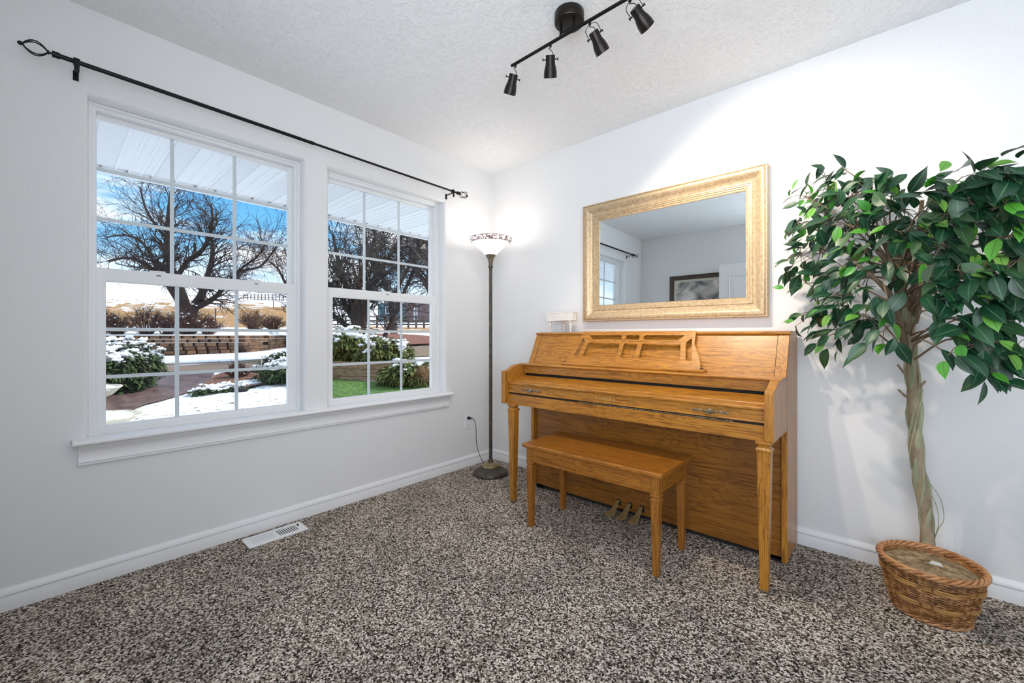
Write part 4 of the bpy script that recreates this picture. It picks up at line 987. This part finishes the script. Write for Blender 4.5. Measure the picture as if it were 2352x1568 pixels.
# timber raised bed with junipers
tb = thing('timber_planter', 'weathered timber raised planter bed behind the patch of green grass', 'planter', tuple(place(820, 876)))
timb = simple_noise_mat('weathered_timber', (.16,.095,.05), (.36,.24,.14), 7, .85, .2, sc=(1,.2,5), geo=True)
p0, p1 = at(700, 864, 10.25), at(905, 885, 9.75); dvec = (p1-p0); dvec.z = 0; dn_ = dvec.normalized(); nn = Vector((-dn_.y, dn_.x, 0)); nn = nn if nn.dot(fw) > 0 else -nn
for k in range(3):
    z0 = -.05+k*.175
    for base, L0, dr_v, th_ in ((p0, dvec.length, dn_, nn), (p0+nn*1.2, dvec.length, dn_, nn), (p0, 1.3, nn, dn_), (p0+dn_*(dvec.length-.1), 1.3, nn, dn_)):
        f = MB(); b0 = Vector((base.x, base.y, 0)); q4 = [b0, b0+dr_v*L0, b0+dr_v*L0+th_*.1, b0+th_*.1]
        f.loft([[v+Vector((0,0,z)) for v in q4] for z in (z0, z0+.168)]); obj('timber', f, timb, tb, bevel=.008)
f = MB(); b0 = Vector((p0.x, p0.y, 0))+nn*.08+dn_*.08; q4 = [b0, b0+dn_*(dvec.length-.16), b0+dn_*(dvec.length-.16)+nn*1.1, b0+nn*1.1]; f.loft([[v+Vector((0,0,z)) for v in q4] for z in (0, .40)]); obj('soil', f, mulchr, tb)
def pz(px, d, z): p = at(px, 770, d); return (p.x, p.y, z)
juniper('juniper', pz(800, 11.1, .33), .80, .80, .95, 1100, jung, 'snow-dusted juniper filling the left of the timber planter', 9, 400, ls=.17)
juniper('juniper', pz(872, 10.9, .20), .78, .75, .85, 1000, jung, 'olive green juniper spilling over the right of the timber planter', 10, 170, ls=.17)
juniper('juniper', pz(940, 9.6, -.05), .62, .60, .55, 800, jung, 'low green juniper beside the right end of the planter', 11, 100, ls=.15)
twiggy(Vector(pz(972, 9.2, -.05)), .35, .50, 90, simple_noise_mat('tan_stems', (.16,.08,.04), (.40,.24,.12), 6, .9, 0), 'dry tan-stemmed shrub at the bottom right corner of the right window', seed=31, name='dry_shrub', th=.006)
# stone bird baths / bowls at the left
stone = simple_noise_mat('cast_stone', (.42,.38,.29), (.66,.62,.50), 14, .8, .3)
def bowl(c, r, lab, h):
    root = thing('stone_bowl_planter', lab, 'planter', (c[0], c[1], c[2]), 'cast stone bowls by the path')
    f = MB(); f.lathe(c, [(r*.30, 0), (r*.34, .03), (r*.22, .06), (r*.18, h*.45), (r*.30, h*.55), (r*.72, h*.72), (r*.93, h*.92), (r*1.0, h*.97), (r*1.0, h), (r*.93, h), (r*.86, h*.93), (r*.0+.01, h*.86)], 40, lambda a, rr, z: .02*math.cos(a*14) if h*.5 < z < h*.95 else 0); obj('bowl', f, stone, root, smooth=True)
    f = MB(); f.lathe(c, [(.01, h*.87), (r*.88, h*.90), (r*.86, h*.965), (r*.5, h*1.02), (.01, h*1.03)], 30, lambda a, rr, z: .05*math.sin(a*3)); obj('snow_fill', f, snow, root, smooth=True)
bA = at(205, 957, 5.2); bowl((bA.x, bA.y, yard(5.2)), .50, 'wide cast-stone bowl with snow at the left window\'s bottom left corner', bA.z-yard(5.2))
bB = at(195, 889, 6.6); bowl((bB.x, bB.y, yard(6.6)), .44, 'cast-stone bowl in front of the big juniper, partly cut off by the window frame', bB.z-yard(6.6))

# ---- trees
def grow(f, p, d, ln, r, lvl, q, spread=.6, gravity=.0, kids=(3, 4), minr=.006):
    n = 3; pts = [p]; cur = p.copy(); dd = d.normalized()
    for i in range(n):
        dd = (dd + Vector((q.uniform(-1,1), q.uniform(-1,1), q.uniform(-1,1)))*.22 + Vector((0,0,gravity))).normalized(); cur = cur + dd*ln/n; pts.append(cur.copy())
    f.tube(pts, [max(minr, r*(1-.35*i/n)) for i in range(n+1)], 5 if r > .04 else 3, cap=False)
    if lvl <= 0: return
    for k in range(q.randint(*kids)):
        i = q.randint(1, n); s0 = pts[i]; d2 = (dd + Vector((q.uniform(-1,1), q.uniform(-1,1), q.uniform(-1,1)))*spread*1.5).normalized()
        grow(f, s0, d2, ln*q.uniform(.55, .80), r*.55, lvl-1, q, spread, gravity, kids, minr)
def tree(label, base, limbs, seed, m, r0, ln, lvl, kids=(3, 4), spread=.6, sprout=3, minr=.006, group=None):
    """limbs: lists of (px, py, depth, radius) traced trunk and boughs, then twigs grown from them"""
    q = random.Random(seed); root = thing('bare_tree', label, 'tree', tuple(base), group); f = MB(); g = MB()
    for li in limbs:
        pts = [at(a, b_, c_) for a, b_, c_, _ in li]; rs = [x[3] for x in li]; sm = smoothpath(pts, 4); rr = [interp(i/4, list(range(len(rs))), rs) for i in range(len(sm))]
        f.tube(sm, rr, 10)
        for i in range(3, len(sm)):
            if rr[i] > .16: continue
            for _ in range(sprout):
                t_ = (sm[i]-sm[i-1]).normalized(); d = (t_*.6 + Vector((q.uniform(-1,1), q.uniform(-1,1), q.uniform(-.6,1.1)))).normalized()
                grow(g, sm[i], d, ln*q.uniform(.6, 1.2), rr[i]*.30, lvl, q, spread, .02, kids, minr)
    obj('trunk', f, m, root, smooth=True); o = obj('twigs', g, m, root)
    return root
D = 19.0
main = [
 [(431,775,D,.34),(432,735,D,.27),(418,700,D,.19),(398,668,D,.17),(378,640,D,.14),(352,620,D,.11),(322,600,D,.08),(290,592,D,.06),(250,600,D,.045)],
 [(434,735,D,.22),(424,690,D,.17),(410,650,D,.15),(392,610,D,.13),(384,570,D,.12),(384,530,D,.10),(388,480,D,.07),(392,440,D,.04)],
 [(436,735,D,.24),(446,705,D,.20),(462,680,D,.17),(470,655,D,.13),(486,600,D,.10),(488,560,D,.07),(480,520,D,.05)],
 [(452,705,D,.14),(480,692,D,.12),(505,672,D,.09),(530,640,D,.07),(560,612,D,.05),(590,590,D,.04),(610,560,D,.03)],
 [(405,640,D,.11),(430,600,D,.10),(458,582,D,.09),(480,545,D,.08),(488,505,D,.06),(485,470,D,.04)],
 [(384,550,D,.07),(360,520,D,.06),(335,480,D,.045),(322,430,D,.03)],
 [(365,630,D,.07),(330,560,D+.6,.05),(290,540,D+.6,.04),(245,545,D+.6,.03)],
 [(530,640,D,.05),(560,620,D,.045),(600,610,D,.04),(640,560,D,.03)],
]
tree('wide bare crabapple tree with forked trunk above the block wall', terr(431, D), main, 5, tw_dark, .1, 1.15, 2, (3, 4), .8, 2, .0055)
tree('smaller bare tree right of the forked tree, at the window\'s right edge', terr(655, 24), [[(690,790,24,.14),(688,720,24,.12),(680,660,24,.10),(668,610,24,.06),(660,570,24,.04)],[(688,700,24,.10),(660,660,24,.07),(640,620,24,.05),(618,600,24,.04)]], 6, tw_dark, .1, 1.1, 2, (2, 4), .6, 2, .008)
D2 = 15.5
t2 = [
 [(822,782,D2,.30),(824,745,D2,.22),(800,712,D2,.10),(786,685,D2,.085),(762,660,D2,.06),(745,640,D2,.05)],
 [(820,770,D2,.14),(796,748,D2,.09),(772,730,D2,.08),(755,715,D2,.05)],
 [(822,760,D2,.20),(812,720,D2,.13),(806,690,D2,.11),(790,640,D2,.09),(775,590,D2,.07),(765,540,D2,.05)],
 [(826,755,D2,.18),(826,715,D2,.12),(822,680,D2,.11),(830,630,D2,.10),(850,580,D2,.08),(862,540,D2,.06),(850,510,D2,.04)],
 [(832,750,D2,.16),(840,700,D2,.13),(848,660,D2,.11),(880,610,D2,.09),(900,580,D2,.07),(925,540,D2,.06),(940,505,D2,.05)],
 [(836,700,D2,.09),(862,650,D2,.07),(900,620,D2,.06),(950,600,D2,.05),(985,590,D2,.04)],
 [(875,790,D2-2,.075),(888,762,D2-2,.068),(900,735,D2-2,.06),(912,708,D2-2,.055),(928,670,D2-2,.05),(950,620,D2-2,.045),(960,560,D2-2,.035)],
]
p_ = at(822, 770, D2); p_.z = right_rise(D2)
tree('dense many-stemmed bare tree filling the right window', p_, t2[:6], 12, tw_grey, .1, 1.15, 2, (3, 4), .8, 2, .0075)
p_ = at(875, 785, D2-2); p_.z = right_rise(D2-2)
tree('slender leaning dark trunk right of the many-stemmed tree', p_, t2[6:], 13, tw_dark, .1, .9, 2, (2, 4), .6, 2, .007)
p_ = at(1010, 770, 13.5); p_.z = right_rise(13.5)
tree('bare tree whose branches reach in at the right window\'s right edge', p_, [[(1015,790,13.5,.2),(1010,700,13.5,.16),(990,620,13.5,.12),(965,560,13.5,.08),(940,510,13.5,.05)],[(1010,700,13.5,.12),(970,640,13.5,.08),(940,600,13.5,.05)]], 14, tw_grey, .1, 1.1, 2, (3, 4), .8, 2, .007)
p_ = at(880, 740, 26); p_.z = right_rise(26)
tree('paler bare tree farther behind the many-stemmed one', p_, [[(905,770,26,.25),(900,700,26,.2),(880,640,26,.14),(850,590,26,.09),(840,540,26,.06)],[(900,690,26,.15),(930,630,26,.1),(960,580,26,.07),(970,540,26,.05)]], 15, tw_grey, .1, 1.7, 2, (3, 4), .8, 2, .010)

# ---- neighbours: fences, houses
fencem = mat('grey_fence_wood', (.13,.11,.10), .9)
def rail_fence(label, a, b_, fn, n, h, rails=3):
    root = thing('rail_fence', label, 'fence', tuple(a)); f = None
    pts = []
    for i in range(n+1):
        p = a.lerp(b_, i/n); d = dep(p.x, p.y); p.z = fn(d); pts.append(p)
    for p in pts:
        f = MB(); f.box(p.x-.06, p.x+.06, p.y-.06, p.y+.06, p.z-.2, p.z+h); obj('post', f, fencem, root)
    for k in range(rails):
        f = MB(); zz = h*(.30+.30*k); f.tube([p+Vector((0,0,zz)) for p in pts], .045, 4); obj('rail', f, fencem, root)
rail_fence('grey three-rail fence across the neighbour\'s field in the right window', at(740, 770, 36), at(1010, 770, 36), right_rise, 15, 1.15)
rail_fence('distant dark fence on the snowy hill in the left window', at(560, 770, 78), at(740, 770, 78), hill, 22, 1.5, 3)
f = MB(); p = at(622, 770, 110); z = hill(110); f.box(p.x-2.4, p.x+2.4, p.y-2.4, p.y+2.4, z-1, z+2.4); f.extrude_y([(p.x-2.8, z+2.4), (p.x+2.8, z+2.4), (p.x+1.2, z+3.0), (p.x-1.2, z+3.0)], p.y-2.6, p.y+2.6)
tag(obj('shed', f, mat('grey_shed', (.33,.32,.30), .9)), 'tiny grey shed on the snowy hill behind the distant fence', 'shed')
for i, (px, row) in enumerate(((495,722),(628,700))):
    f = MB(); d = 34 if i == 0 else 60; p = at(px, 770, d); p.z = hill(d); f.tube([p-Vector((0,0,.2)), p+Vector((0,0,1.2))], .06, 5); tag(obj('field_post', f, fencem), ['single thin post in the golden grass right of the forked trunk', 'single post standing in the snow below the distant fence'][i], 'post')
def house(label, pxa, pxb, d, wcol, h, wins):
    A_ = at(pxa, 770, d); B_ = at(pxb, 770, d); z = right_rise(d)-.3; A_.z = B_.z = z
    u = (B_-A_).normalized(); v = Vector((-u.y, u.x, 0)); v = v if v.dot(fw) > 0 else -v; w_ = (B_-A_).length; root = thing('house', label, 'house', tuple(A_))
    Q = lambda a, b_, c_: A_+u*a+v*b_+Vector((0,0,c_))
    f = MB(); f.loft([[Q(0,0,c_), Q(w_,0,c_), Q(w_,7,c_), Q(0,7,c_)] for c_ in (0, h)])
    k = 0.0
    while k < w_: f.loft([[Q(k,-.04,c_), Q(k+.05,-.04,c_), Q(k+.05,0,c_), Q(k,0,c_)] for c_ in (0, h)]); k += .4
    obj('wall', f, wcol, root)
    f = MB(); f.loft([[Q(-.5,-.6,h), Q(-.5,7.6,h), Q(-.5,3.5,h+1.6)], [Q(w_+.5,-.6,h), Q(w_+.5,7.6,h), Q(w_+.5,3.5,h+1.6)]]); obj('roof', f, mat('snowy_shingle', (.55,.57,.6), .9), root)
    for x0, x1, z0, z1 in wins:
        f = MB(); f.loft([[Q(a, b_, c_) for a, c_ in ((x0*w_,z0),(x1*w_,z0),(x1*w_,z1),(x0*w_,z1))] for b_ in (-.08, 0)]); wn = obj('window', f, vinyl, root)
        f = MB(); m_ = .10; f.loft([[Q(a, b_, c_) for a, c_ in ((x0*w_+m_,z0+m_),(x1*w_-m_,z0+m_),(x1*w_-m_,z1-m_),(x0*w_+m_,z1-m_))] for b_ in (-.10, -.08)]); obj('pane', f, mat('dull_pane', (.25,.28,.32), .2), wn)
house('teal board-sided house beyond the field in the right window', 868, 930, 62, mat('teal_boards', (.12,.22,.25), .8), 3.0, [(.28,.44,1.5,2.6)])
house('brown-grey house right of the teal one beyond the field', 930, 1010, 58, mat('umber_boards', (.17,.12,.12), .8), 3.2, [(.26,.36,.6,2.4)])
